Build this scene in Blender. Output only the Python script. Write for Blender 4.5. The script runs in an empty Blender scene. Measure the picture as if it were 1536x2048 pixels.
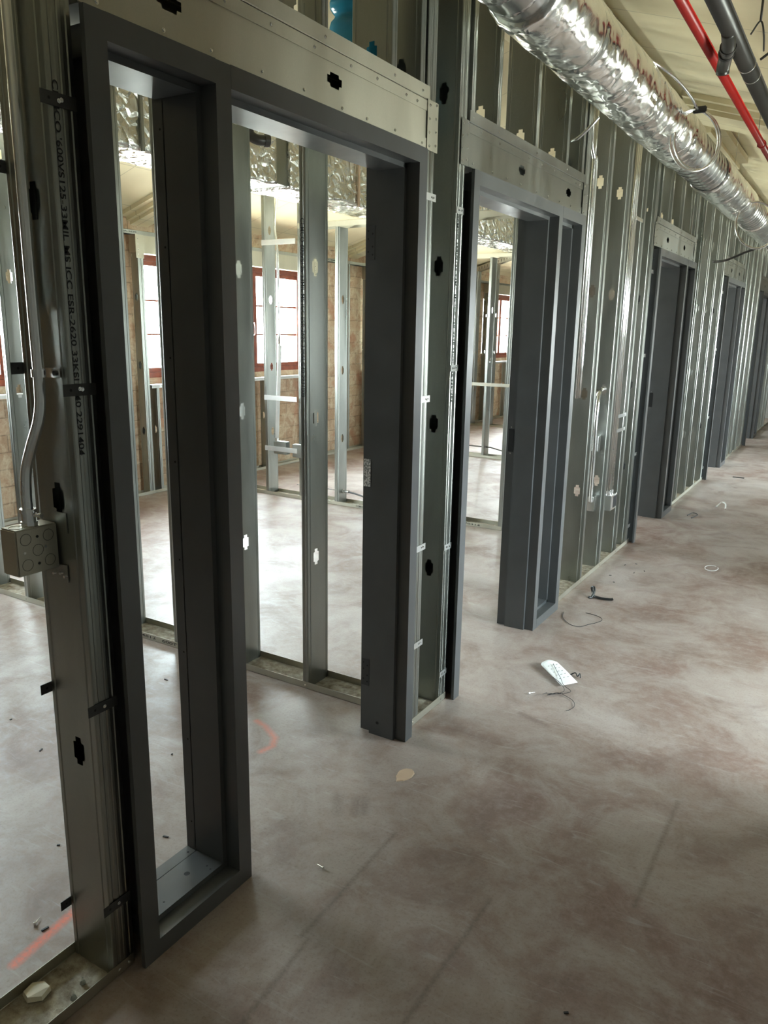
import bpy, bmesh, math, random
from mathutils import Vector, Matrix, noise
from mathutils.geometry import tessellate_polygon
random.seed(7)
S = bpy.context.scene
COL = S.collection
PI = math.pi

# ------------------------------------------------------------------ camera
CAM_H, CAM_X, F_PX = 1.594, 1.354, 1549.34
R = ((0.85283193, 0.13455324, -0.5045524),
     (0.52191374, -0.18846885, 0.83191678),
     (0.01684469, -0.97281803, -0.23095744))
cd = bpy.data.cameras.new('camera')
cam = bpy.data.objects.new('camera', cd); COL.objects.link(cam)
cd.sensor_fit = 'HORIZONTAL'; cd.sensor_width = 36; cd.lens = F_PX / 1536 * 36
cd.clip_start = 0.02; cd.clip_end = 200
cam.matrix_world = Matrix(((R[0][0], -R[0][1], -R[0][2], CAM_X),
                           (R[1][0], -R[1][1], -R[1][2], 0.0),
                           (R[2][0], -R[2][1], -R[2][2], CAM_H),
                           (0, 0, 0, 1)))
S.camera = cam

# ------------------------------------------------------------------ materials
def new_mat(name):
    m = bpy.data.materials.new(name); m.use_nodes = True
    nt = m.node_tree; b = nt.nodes['Principled BSDF']
    return m, nt, b
def N(nt, typ, **kw):
    n = nt.nodes.new(typ)
    for k, v in kw.items(): setattr(n, k, v)
    return n
def coords(nt, scale=(1, 1, 1), gen='Object'):
    tc = N(nt, 'ShaderNodeTexCoord'); mp = N(nt, 'ShaderNodeMapping')
    mp.inputs['Scale'].default_value = scale
    if gen == 'World':
        g = N(nt, 'ShaderNodeNewGeometry'); nt.links.new(g.outputs['Position'], mp.inputs['Vector'])
    else:
        nt.links.new(tc.outputs[gen], mp.inputs['Vector'])
    return mp.outputs['Vector']
def noise_tex(nt, vec, scale, detail=4, rough=.55, dist=0):
    n = N(nt, 'ShaderNodeTexNoise'); n.inputs['Scale'].default_value = scale
    n.inputs['Detail'].default_value = detail; n.inputs['Roughness'].default_value = rough
    n.inputs['Distortion'].default_value = dist
    nt.links.new(vec, n.inputs['Vector']); return n.outputs['Fac']
def ramp(nt, fac, stops):
    r = N(nt, 'ShaderNodeValToRGB'); e = r.color_ramp.elements
    while len(e) < len(stops): e.new(.5)
    for i, (p, c) in enumerate(stops):
        e[i].position = p; e[i].color = (*c, 1) if len(c) == 3 else c
    nt.links.new(fac, r.inputs['Fac']); return r.outputs['Color']
def mixc(nt, fac, a, b, typ='MIX'):
    m = N(nt, 'ShaderNodeMix', data_type='RGBA', blend_type=typ)
    for s, v in ((m.inputs[0], fac), (m.inputs[6], a), (m.inputs[7], b)):
        if hasattr(v, 'links') or hasattr(v, 'is_linked'): nt.links.new(v, s)
        elif isinstance(v, (int, float)): s.default_value = v
        else: s.default_value = (*v, 1)
    return m.outputs[2]
def math_n(nt, op, a, b=None, clamp=False):
    m = N(nt, 'ShaderNodeMath', operation=op); m.use_clamp = clamp
    for i, v in enumerate((a, b)):
        if v is None: continue
        if isinstance(v, (int, float)): m.inputs[i].default_value = v
        else: nt.links.new(v, m.inputs[i])
    return m.outputs[0]
def mrange(nt, v, a, b, c=0., d=1.):
    m = N(nt, 'ShaderNodeMapRange'); nt.links.new(v, m.inputs[0])
    for i, x in zip((1, 2, 3, 4), (a, b, c, d)): m.inputs[i].default_value = x
    return m.outputs[0]
def bump(nt, b, h, strength=.3, dist=.01):
    n = N(nt, 'ShaderNodeBump'); n.inputs['Strength'].default_value = strength
    n.inputs['Distance'].default_value = dist
    nt.links.new(h, n.inputs['Height']); nt.links.new(n.outputs['Normal'], b.inputs['Normal'])

def steel(name, c1, c2, rough, metal=1.0, fine_amt=.2, bmp=.03):
    m, nt, b = new_mat(name)
    v = coords(nt, (1, 1, .25), 'World'); v2 = coords(nt, (1, 1, 1), 'World')
    big = noise_tex(nt, v, 5, 6, .6, .3); fine = noise_tex(nt, v2, 240, 2, .6)
    col = ramp(nt, big, [(.3, c1), (.7, c2)])
    col = mixc(nt, math_n(nt, 'MULTIPLY', mrange(nt, fine, .35, .65), fine_amt), col, c1)
    nt.links.new(col, b.inputs['Base Color'])
    b.inputs['Metallic'].default_value = metal
    nt.links.new(mrange(nt, big, .3, .7, rough - .05, rough + .10), b.inputs['Roughness'])
    if bmp: bump(nt, b, big, bmp, .02)
    return m
M = {}
M['steel'] = steel('galvanized_steel', (.27, .282, .258), (.385, .395, .365), .32)
M['steel_dull'] = steel('dull_galvanized_steel', (.44, .42, .345), (.56, .535, .445), .48)
M['zinc'] = steel('bright_zinc', (.75, .76, .76), (.85, .86, .86), .2, 1., 0, 0)
M['emt'] = steel('conduit_steel', (.72, .73, .72), (.82, .83, .83), .22, 1., 0, 0)
M['strap_light'] = steel('light_strap', (.50, .50, .48), (.62, .62, .60), .4, .8)

def painted(name, col, rough, spec=.5):
    m, nt, b = new_mat(name)
    v = coords(nt, (1, 1, 1), 'World'); n = noise_tex(nt, v, 9, 5)
    c = ramp(nt, n, [(.3, tuple(x * .9 for x in col)), (.7, tuple(x * 1.08 for x in col))])
    nt.links.new(c, b.inputs['Base Color'])
    nt.links.new(mrange(nt, n, .3, .7, rough - .04, rough + .06), b.inputs['Roughness'])
    b.inputs['Specular IOR Level'].default_value = spec
    return m
M['primer'] = painted('grey_primer', (.078, .081, .083), .32, .6)
M['primer_dark'] = painted('dark_primer', (.04, .04, .04), .5)
M['black'] = painted('black_plastic', (.012, .012, .012), .35)
M['iron'] = painted('black_iron', (.035, .032, .028), .32, .6)
M['red'] = painted('red_pipe_paint', (.38, .012, .008), .35)
M['white_wire'] = painted('white_coating', (.7, .7, .68), .4)
M['paper'] = painted('white_paper', (.8, .8, .78), .6)
M['hole'] = painted('hole_dark', (.01, .01, .01), .8)
M['blue_film'] = painted('blue_film', (.03, .30, .48), .18)
M['plaster'] = painted('grey_wallboard', (.24, .23, .21), .85)
M['plaster_chip'] = painted('plaster_chip', (.6, .55, .43), .85)
M['ink'] = painted('ink', (.012, .012, .014), .6)
M['tan'] = painted('tan_chip', (.5, .36, .25), .8)

# ceiling
m, nt, b = new_mat('cream_ceiling'); M['ceiling'] = m
v = coords(nt, (1, 1, 1), 'World')
sx = N(nt, 'ShaderNodeSeparateXYZ'); nt.links.new(v, sx.inputs[0])
def line_mask(axis, period, width, off=0.):
    a = math_n(nt, 'ADD', sx.outputs[axis], 100 + off)
    p = math_n(nt, 'PINGPONG', a, period / 2)
    return mrange(nt, p, 0, width, 1, 0)
l1 = line_mask('Y', .65, .006, -5.1 + .0); l2 = line_mask('X', .61, .005, .13)
lm = math_n(nt, 'MAXIMUM', l1, math_n(nt, 'MULTIPLY', l2, mrange(nt, sx.outputs['X'], -2.9, -3.1)))
n1 = noise_tex(nt, v, 2.5, 6)
base = ramp(nt, n1, [(.3, (.70, .62, .41)), (.7, (.78, .71, .50))])
nt.links.new(mixc(nt, math_n(nt, 'MULTIPLY', lm, .75), base, (.30, .26, .17)), b.inputs['Base Color'])
b.inputs['Roughness'].default_value = .75
bump(nt, b, lm, -.4, .01)

# brick
m, nt, b = new_mat('old_brick'); M['brick'] = m
v = coords(nt, (1, 1, 1), 'World')
sw = N(nt, 'ShaderNodeSeparateXYZ'); nt.links.new(v, sw.inputs[0])
cb = N(nt, 'ShaderNodeCombineXYZ')
nt.links.new(math_n(nt, 'ADD', sw.outputs['Y'], sw.outputs['X']), cb.inputs[0]); nt.links.new(sw.outputs['Z'], cb.inputs[1])
br = N(nt, 'ShaderNodeTexBrick'); nt.links.new(cb.outputs[0], br.inputs['Vector'])
br.inputs['Scale'].default_value = 1; br.inputs['Brick Width'].default_value = .30; br.inputs['Row Height'].default_value = .14
br.inputs['Mortar Size'].default_value = .006; br.inputs['Mortar Smooth'].default_value = .4
br.inputs['Color1'].default_value = (.42, .29, .19, 1); br.inputs['Color2'].default_value = (.52, .38, .26, 1)
br.inputs['Mortar'].default_value = (.30, .22, .15, 1)
n1 = noise_tex(nt, v, 5, 8, .7, 1.); n2 = noise_tex(nt, v, 38, 4, .7)
c = mixc(nt, mrange(nt, n1, .45, .62), br.outputs['Color'], (.60, .50, .36))
c = mixc(nt, math_n(nt, 'MULTIPLY', mrange(nt, n2, .5, .7), .5), c, (.30, .14, .08))
c = mixc(nt, math_n(nt, 'MULTIPLY', mrange(nt, noise_tex(nt, v, 3.1, 6, .6), .56, .66), .6), c, (.40, .17, .10))
nt.links.new(c, b.inputs['Base Color']); b.inputs['Roughness'].default_value = .9
bump(nt, b, math_n(nt, 'SUBTRACT', n2, br.outputs['Fac']), .5, .01)

# red-brown window frame
m, nt, b = new_mat('redwood_frame'); M['redwood'] = m
v = coords(nt, (1, 1, 1), 'World')
nt.links.new(ramp(nt, noise_tex(nt, v, 12, 5), [(.3, (.16, .035, .02)), (.7, (.30, .075, .035))]), b.inputs['Base Color'])
b.inputs['Roughness'].default_value = .35

# glass pane
m = bpy.data.materials.new('window_glass'); m.use_nodes = True; nt = m.node_tree; nt.nodes.clear()
o = N(nt, 'ShaderNodeOutputMaterial'); t = N(nt, 'ShaderNodeBsdfTransparent'); g = N(nt, 'ShaderNodeBsdfGlossy')
g.inputs['Roughness'].default_value = .02; t.inputs['Color'].default_value = (.93, .96, .95, 1)
mx = N(nt, 'ShaderNodeMixShader'); lw = N(nt, 'ShaderNodeLayerWeight'); lw.inputs['Blend'].default_value = .5
nt.links.new(mrange(nt, lw.outputs['Facing'], .5, 1., .03, .35), mx.inputs[0]); nt.links.new(t.outputs[0], mx.inputs[1]); nt.links.new(g.outputs[0], mx.inputs[2])
nt.links.new(mx.outputs[0], o.inputs[0]); M['glass'] = m

# foil
def foil(name, c1, c2, rough, bs, sc=1.):
    m, nt, b = new_mat(name)
    v = coords(nt, (1, 1, 1), 'World')
    b.inputs['Metallic'].default_value = 1
    n1 = noise_tex(nt, v, 7 * sc, 4, .5, 1.0); n2 = noise_tex(nt, v, 3.5, 3)
    vo = N(nt, 'ShaderNodeTexVoronoi'); vo.feature = 'DISTANCE_TO_EDGE'; vo.inputs['Scale'].default_value = 8 * sc
    dv = N(nt, 'ShaderNodeVectorMath', operation='ADD')
    sc_ = N(nt, 'ShaderNodeVectorMath', operation='SCALE'); sc_.inputs[3].default_value = .12
    tn = N(nt, 'ShaderNodeTexNoise'); tn.inputs['Scale'].default_value = 5; nt.links.new(v, tn.inputs['Vector'])
    nt.links.new(tn.outputs['Color'], sc_.inputs[0]); nt.links.new(v, dv.inputs[0]); nt.links.new(sc_.outputs[0], dv.inputs[1])
    nt.links.new(dv.outputs[0], vo.inputs['Vector'])
    nt.links.new(ramp(nt, n2, [(.3, c1), (.7, c2)]), b.inputs['Base Color'])
    nt.links.new(mrange(nt, n1, .3, .7, rough, rough + .16), b.inputs['Roughness'])
    h = math_n(nt, 'ADD', n1, math_n(nt, 'MULTIPLY', mrange(nt, vo.outputs['Distance'], 0, .25), .5))
    bump(nt, b, h, bs, .012)
    return m
M['foil'] = foil('aluminium_foil_wrap', (.80, .80, .77), (.92, .92, .90), .12, .35)
M['foil_rough'] = foil('crinkled_foil_wrap', (.72, .72, .68), (.88, .88, .86), .18, .75, 1.7)
M['spiral'] = steel('spiral_duct_steel', (.55, .56, .55), (.7, .7, .69), .22)

# concrete floor
m, nt, b = new_mat('stained_concrete'); M['floor'] = m
v = coords(nt, (1, 1, 1), 'World')
n1 = noise_tex(nt, v, .9, 9, .62, .6); n2 = noise_tex(nt, v, 3.4, 8, .66, .8); n3 = noise_tex(nt, v, 22, 6, .7); n4 = noise_tex(nt, v, 110, 3, .6)
vs = coords(nt, (1.2, 9, 1), 'World'); n5 = noise_tex(nt, vs, 2.2, 5, .6, 2.5)
base = ramp(nt, n1, [(.34, (.180, .105, .082)), (.46, (.245, .175, .145)), (.56, (.310, .248, .218)), (.70, (.43, .38, .355))])
base = mixc(nt, math_n(nt, 'MULTIPLY', mrange(nt, n2, .46, .60), .5), base, (.38, .33, .30))
base = mixc(nt, math_n(nt, 'MULTIPLY', mrange(nt, n2, .46, .36), .4), base, (.15, .095, .075))
base = mixc(nt, math_n(nt, 'MULTIPLY', mrange(nt, n3, .45, .68), .35), base, (.39, .345, .315))
base = mixc(nt, math_n(nt, 'MULTIPLY', mrange(nt, n4, .52, .72), .35), base, (.12, .085, .07))
base = mixc(nt, math_n(nt, 'MULTIPLY', mrange(nt, n5, .60, .68), .25), base, (.46, .44, .42))
sp = N(nt, 'ShaderNodeSeparateXYZ'); nt.links.new(v, sp.inputs[0])
def seg_dist(x1, y1, x2, y2):
    L = math.hypot(x2 - x1, y2 - y1); ux, uy = (x2 - x1) / L, (y2 - y1) / L
    dx = math_n(nt, 'SUBTRACT', sp.outputs[0], x1); dy = math_n(nt, 'SUBTRACT', sp.outputs[1], y1)
    tt = math_n(nt, 'ADD', math_n(nt, 'MULTIPLY', dx, ux), math_n(nt, 'MULTIPLY', dy, uy))
    tt = math_n(nt, 'MINIMUM', math_n(nt, 'MAXIMUM', tt, 0.), L)
    ex = math_n(nt, 'SUBTRACT', dx, math_n(nt, 'MULTIPLY', tt, ux)); ey = math_n(nt, 'SUBTRACT', dy, math_n(nt, 'MULTIPLY', tt, uy))
    return math_n(nt, 'SQRT', math_n(nt, 'ADD', math_n(nt, 'MULTIPLY', ex, ex), math_n(nt, 'MULTIPLY', ey, ey)))
def paint(base, segs, w, col, amt, soft):
    d = None
    for s in segs:
        q = seg_dist(*s); d = q if d is None else math_n(nt, 'MINIMUM', d, q)
    k = mrange(nt, d, w, w + soft, 1, 0)
    k = math_n(nt, 'MULTIPLY', k, mrange(nt, n4, .3, .55, .45, 1.))
    return mixc(nt, math_n(nt, 'MULTIPLY', k, amt), base, col)
base = paint(base, [(-.291, .935, -.305, 1.03), (-.305, 1.03, -.325, 1.17)], .004, (.85, .16, .09), .8, .018)
base = paint(base, [(-.60, 2.235, -.545, 2.22), (-.545, 2.22, -.453, 2.171), (-.453, 2.171, -.42, 2.116), (-.42, 2.116, -.43, 2.06), (-.62, 2.0, -.55, 1.98)], .002, (.80, .20, .13), .55, .02)
base = paint(base, [(.257, 1.912, .268, 1.40), (.640, 1.80, .634, 1.20), (.29, 1.40, .315, 1.10), (1.0, 2.6, 1.0, 2.0)], .0015, (.10, .075, .06), .45, .012)
base = paint(base, [(.30, 2.9, .42, 2.86), (.05, 2.0, .09, 1.93), (.07, 2.02, .11, 1.95), (-.02, 1.98, .04, 1.90)], .006, (.12, .09, .08), .4, .02)
nt.links.new(base, b.inputs['Base Color'])
nt.links.new(mrange(nt, n2, .3, .7, .5, .36), b.inputs['Roughness'])
b.inputs['Specular IOR Level'].default_value = .45
bump(nt, b, math_n(nt, 'ADD', n3, math_n(nt, 'MULTIPLY', n4, .4)), .12, .004)

# dust
m, nt, b = new_mat('concrete_dust'); M['dust'] = m
v = coords(nt, (1, 1, 1), 'World'); n1 = noise_tex(nt, v, 30, 7, .65)
nt.links.new(ramp(nt, n1, [(.35, (.20, .16, .115)), (.65, (.46, .42, .34))]), b.inputs['Base Color'])
b.inputs['Roughness'].default_value = .95; bump(nt, b, n1, .8, .01)
# paper sticker / tag printing
m, nt, b = new_mat('printed_label_paper'); M['sticker'] = m
v = coords(nt, (1, 1, 1), 'World'); n1 = noise_tex(nt, v, 160, 2)
nt.links.new(ramp(nt, n1, [(.44, (.25, .25, .25)), (.52, (.72, .72, .70))]), b.inputs['Base Color']); b.inputs['Roughness'].default_value = .6

# ------------------------------------------------------------------ object helpers
def obj(name, bm, mat, parent=None, loc=None, smooth=False, solid=0.):
    me = bpy.data.meshes.new(name)
    if isinstance(bm, bmesh.types.BMesh):
        bm.to_mesh(me); bm.free()
    else: me = bm
    if mat is not None and not me.materials: me.materials.append(mat)
    if smooth:
        for p in me.polygons: p.use_smooth = True
    o = bpy.data.objects.new(name, me); COL.objects.link(o)
    if parent is not None: o.parent = parent
    if loc is not None: o.location = loc
    if solid:
        md = o.modifiers.new('sheet', 'SOLIDIFY'); md.thickness = solid; md.offset = 0
    return o
def tag(o, label, cat, group=None, kind=None):
    o['label'] = label; o['category'] = cat
    if group: o['group'] = group
    if kind: o['kind'] = kind
    return o
def struct(o):
    o['kind'] = 'structure'; return o
def thing(name, label, cat, loc=(0, 0, 0), group=None, rotz=0):
    o = bpy.data.objects.new(name, None); COL.objects.link(o); o.empty_display_size = .05
    o.location = loc; o.rotation_euler = (0, 0, rotz)
    return tag(o, label, cat, group)
def BM(): return bmesh.new()
def box(bm, x0, x1, y0, y1, z0, z1):
    vs = [bm.verts.new(p) for p in ((x0, y0, z0), (x1, y0, z0), (x1, y1, z0), (x0, y1, z0), (x0, y0, z1), (x1, y0, z1), (x1, y1, z1), (x0, y1, z1))]
    for f in ((3, 2, 1, 0), (4, 5, 6, 7), (0, 1, 5, 4), (1, 2, 6, 5), (2, 3, 7, 6), (3, 0, 4, 7)): bm.faces.new([vs[i] for i in f])
    return vs
def boxm(*a, bevel=0):
    bm = BM(); box(bm, *a)
    if bevel: bmesh.ops.bevel(bm, geom=bm.edges[:], offset=bevel, segments=2, affect='EDGES')
    return bm
def sweep(bm, prof, a, b, place):
    """open or closed profile (list of 2-D points) extruded from a to b; place(p, q, t)->xyz"""
    A = [bm.verts.new(place(p[0], p[1], a)) for p in prof]; B = [bm.verts.new(place(p[0], p[1], b)) for p in prof]
    for i in range(len(prof) - 1): bm.faces.new((A[i], A[i + 1], B[i + 1], B[i]))
    return A, B
def tube(path, r, seg=12, rad=None, caps=True):
    bm = BM(); pts = [Vector(p) for p in path]; rings = []
    t = (pts[1] - pts[0]).normalized(); u = t.orthogonal().normalized()
    for i, p in enumerate(pts):
        t2 = ((pts[min(i + 1, len(pts) - 1)] - pts[max(i - 1, 0)])).normalized()
        u = (u - t2 * u.dot(t2)).normalized(); w = t2.cross(u)
        rr = rad(i) if rad else r
        rings.append([bm.verts.new(p + (u * math.cos(2 * PI * k / seg) + w * math.sin(2 * PI * k / seg)) * rr) for k in range(seg)])
    for i in range(len(rings) - 1):
        for k in range(seg): bm.faces.new((rings[i][k], rings[i][(k + 1) % seg], rings[i + 1][(k + 1) % seg], rings[i + 1][k]))
    if caps: bm.faces.new(rings[0][::-1]); bm.faces.new(rings[-1])
    return bm
def catmull(ps, n=8):
    P = [Vector(p) for p in ps]; P = [P[0] * 2 - P[1]] + P + [P[-1] * 2 - P[-2]]; out = []
    for i in range(1, len(P) - 2):
        for k in range(n):
            t = k / n; a, b_, c, d = P[i - 1:i + 3]
            out.append(.5 * ((2 * b_) + (c - a) * t + (2 * a - 5 * b_ + 4 * c - d) * t * t + (3 * b_ - a - 3 * c + d) * t ** 3))
    out.append(P[-2]); return out
def resample(ps, step):
    out = [ps[0]]; acc = 0
    for a, b_ in zip(ps, ps[1:]):
        L = (b_ - a).length
        if L == 0: continue
        d = step - acc
        while d <= L: out.append(a + (b_ - a) * d / L); d += step
        acc = L - (d - step)
    return out
def armored(ps, r, step=.0035):
    q = resample(catmull(ps, 14), step)
    return tube(q, r, 10, rad=lambda i: r * (1.10 if i % 2 else .86))

def cyl(bm, c, axis, r, h, seg=16, r2=None):
    a = Vector(axis).normalized(); u = a.orthogonal().normalized(); w = a.cross(u); c = Vector(c); r2 = r if r2 is None else r2
    A = [bm.verts.new(c + (u * math.cos(2 * PI * k / seg) + w * math.sin(2 * PI * k / seg)) * r) for k in range(seg)]
    B = [bm.verts.new(c + a * h + (u * math.cos(2 * PI * k / seg) + w * math.sin(2 * PI * k / seg)) * r2) for k in range(seg)]
    for k in range(seg): bm.faces.new((A[k], A[(k + 1) % seg], B[(k + 1) % seg], B[k]))
    bm.faces.new(A[::-1]); bm.faces.new(B)
    return bm
# shared screw head mesh, axis +x
def screw_mesh():
    bm = BM(); cyl(bm, (-.0005, 0, 0), (1, 0, 0), .0055, .0012, 14); cyl(bm, (.0007, 0, 0), (1, 0, 0), .0038, .0026, 6, .0034)
    me = bpy.data.meshes.new('screw'); bm.to_mesh(me); bm.free(); me.materials.append(M['zinc']); return me
SCREW = screw_mesh()
def screw(parent, x, y, z, s=1.0, off=(0, 0, 0)):
    o = bpy.data.objects.new('screw', SCREW); COL.objects.link(o); o.parent = parent
    o.location = (x - off[0], y - off[1], z - off[2]); o.scale = (s, s, s); return o

def text_part(body, length, height, mat4, parent, name='printed_marking'):
    cu = bpy.data.curves.new('txt', 'FONT'); cu.body = body; cu.extrude = 0.0; cu.offset = .012
    cu.size = 1
    t = bpy.data.objects.new('txt', cu); COL.objects.link(t)
    dg = bpy.context.evaluated_depsgraph_get(); dg.update()
    me = bpy.data.meshes.new_from_object(t.evaluated_get(dg)); bpy.data.objects.remove(t)
    xs = [v.co.x for v in me.vertices]; ys = [v.co.y for v in me.vertices]
    w = max(xs) - min(xs); h = max(ys) - min(ys)
    me.transform(Matrix.Diagonal((length / w, height / h, 1, 1)) @ Matrix.Translation((-min(xs), -(min(ys) + h / 2), 0)))
    me.materials.clear(); me.materials.append(M['ink'])
    o = bpy.data.objects.new(name, me); COL.objects.link(o); o.parent = parent
    o.matrix_world = mat4 if parent is None else mat4
    if parent is not None: o.matrix_parent_inverse = Matrix.Identity(4); o.matrix_basis = Matrix.Translation(-Vector(parent.location)) @ mat4
    return o
def mat_axes(X, Y, loc):
    X = Vector(X); Y = Vector(Y); Z = X.cross(Y)
    return Matrix(((X.x, Y.x, Z.x, loc[0]), (X.y, Y.y, Z.y, loc[1]), (X.z, Y.z, Z.z, loc[2]), (0, 0, 0, 1)))

# ------------------------------------------------------------------ steel studs
HOLE = [(-.010, .036), (.010, .036), (.010, .023), (.019, .021), (.019, -.021), (.010, -.023), (.010, -.036), (-.010, -.036), (-.010, -.023), (-.019, -.021), (-.019, .021), (-.010, .023)]
def perforated(bm, place, u0, u1, z0, z1, holes, hu=0.):
    """flat strip u0..u1 by z0..z1 with punch-outs centred on holes; place(u,z)->xyz"""
    z = z0
    for h in sorted(holes):
        if h - .05 < z0 or h + .05 > z1: continue
        vs = [bm.verts.new(place(*p)) for p in ((u0, z), (u1, z), (u1, h - .05), (u0, h - .05))]; bm.faces.new(vs)
        um = (u0 + u1) / 2 + hu
        outer = [(u0, h - .05), (u1, h - .05), (u1, h + .05), (u0, h + .05)]; inner = [(um + a, h + c) for a, c in HOLE]
        tris = tessellate_polygon([[Vector((p[0], p[1], 0)) for p in outer], [Vector((p[0], p[1], 0)) for p in inner]])
        al = [bm.verts.new(place(*p)) for p in outer + inner]
        for t in tris:
            try: bm.faces.new([al[i] for i in t])
            except ValueError: pass
        z = h + .05
    bm.faces.new([bm.verts.new(place(*p)) for p in ((u0, z), (u1, z), (u1, z1), (u0, z1))])
def stud_profile(d, fl):
    h = d / 2
    half = [(h - .010, fl), (h - .002, fl), (h, fl - .002), (h, fl - .009), (h - .0016, fl - .012), (h - .0016, .014), (h, .011), (h, .003), (h - .0012, .0008), (h - .003, 0),
            (h - .013, 0), (h - .0155, .0018), (h - .020, .0018), (h - .0225, 0)]
    return half
_sc = {}
def stud_mesh(L, z0=0., d=.152, fl=.032, holes=(.61, 1.22, 1.83, 2.44, 3.05), mat='steel', hu=0.):
    key = (round(L, 3), round(z0, 3), d, fl, tuple(holes), mat, hu)
    if key in _sc: return _sc[key]
    bm = BM(); half = stud_profile(d, fl)
    place = lambda u, v, z: (u, v, z)
    sweep(bm, half, 0, L, place); sweep(bm, [(-u, v) for u, v in half][::-1], 0, L, place)
    uu = half[-1][0]
    perforated(bm, lambda u, z: (u, 0, z), -uu, uu, 0, L, [q - z0 for q in holes], hu)
    bmesh.ops.remove_doubles(bm, verts=bm.verts[:], dist=.00005)
    me = bpy.data.meshes.new('steel_stud'); bm.to_mesh(me); bm.free(); me.materials.append(M[mat]); _sc[key] = me
    return me
def stud(x, y, z0, z1, rot, label, group, name='steel_stud', mat='steel', **kw):
    me = stud_mesh(z1 - z0, z0, mat=mat, **kw)
    o = bpy.data.objects.new(name, me); COL.objects.link(o); o.location = (x, y, z0); o.rotation_euler = (0, 0, rot)
    return tag(o, label, 'stud', group)
def track_bm(L, w, leg, up=1, n=1):
    """U channel along +Y from 0 to L, width in x centred, base at z=0"""
    bm = BM(); h = w / 2
    prof = [(-h, leg * up), (-h, .002 * up), (-h + .002, 0), (h - .002, 0), (h, .002 * up), (h, leg * up)]
    sweep(bm, prof, 0, L, lambda a, c, t: (a, t, c)); return bm
def track(name, x, y, z, L, w, leg, rot, label, group=None, up=1, mat='steel_dull'):
    o = obj(name, track_bm(L, w, leg, up), M[mat], loc=(x, y, z), solid=.0012); o.rotation_euler = (0, 0, rot)
    return tag(o, label, 'track', group)

XC = -.116            # centre of corridor wall studs (front -.040, back -.192)
RIDGE = -1.14
def roof_z(x): return 3.603 - .31 * abs(x - RIDGE)
TOP = roof_z(-.04) - .02
COR = 'steel studs of the corridor wall'
def cor_pair(y, label_a, label_b, z1=None):
    z1 = z1 or TOP - .03
    a = stud(XC, y, .004, z1, 0, label_a, COR, hu=.009); b_ = stud(XC, y + .0645, .004, z1, PI, label_b, COR, hu=-.009); return a, b_
def cor_stud(y, label, z0=.004, z1=None, group=COR):
    return stud(XC, y, z0, z1 or TOP - .03, 0, label, group, hu=.014)

s1, s1b = cor_pair(1.040, 'nearest galvanized stud with stamped lettering and black straps, left of the nearest grey frame',
                   'galvanized stud tight behind the lettered one, beside the nearest black gap')
text_part("CEMCO '600VS125-33MIL MS ICC ESR-2620 33KSI G40 2291404", .725, .0135, mat_axes((0, 0, -1), (0, 1, 0), (-.0390, 1.0575, 2.045)), s1)
cor_pair(2.535, 'galvanized stud right of the nearest doorway, its flange carrying four small anchor plates',
         'galvanized stud backing the one at the right side of the nearest doorway')
sb, _ = cor_pair(2.785, 'wide dark galvanized stud web with punched holes between the first and second grey frames',
              'galvanized stud beside the black gap at the left of the second grey frame')
text_part("CEMCO 600VS125-33MIL MS ICC ESR-2620 33KSI G40 2291404", .71, .013, mat_axes((0, 0, -1), (0, 1, 0), (-.0390, 2.8015, 2.02)), sb)
cor_pair(4.290, 'galvanized stud directly right of the second grey frame sidelight',
         'second of the paired galvanized studs right of the second grey frame')
for y, o_ in ((4.760, 'first'), (5.180, 'second'), (5.590, 'third')):
    cor_stud(y, '%s single galvanized stud after the pair right of the second grey frame' % o_)
cor_pair(5.868, 'galvanized stud with a punched web just left of the third grey frame', 'galvanized stud edging the black gap left of the third grey frame')
cor_pair(7.400, 'galvanized stud right of the third grey frame', 'paired galvanized stud right of the third grey frame, second of two')
for y, o_ in ((7.73, 'first'), (8.17, 'second'), (8.62, 'third')):
    cor_stud(y, '%s single galvanized stud between the third and fourth grey frames' % o_)
cor_pair(9.04, 'galvanized stud just left of the fourth grey frame', 'galvanized stud edging the black gap left of the fourth frame')
cor_pair(10.59, 'galvanized stud right of the fourth grey frame', 'second of the two galvanized studs right of the fourth frame')
for y, o_ in ((10.98, 'first'), (11.40, 'second'), (11.82, 'third')):
    cor_stud(y, '%s single galvanized stud between the fourth and fifth grey frames' % o_)
cor_pair(12.29, 'galvanized stud just left of the farthest grey frame', 'galvanized stud edging the gap at the farthest frame')
for i, y in enumerate((13.85, 14.3, 14.75, 15.2)):
    cor_stud(y, ('first', 'second', 'third', 'last')[i] + ' far galvanized stud beyond the farthest grey frame')
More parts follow.
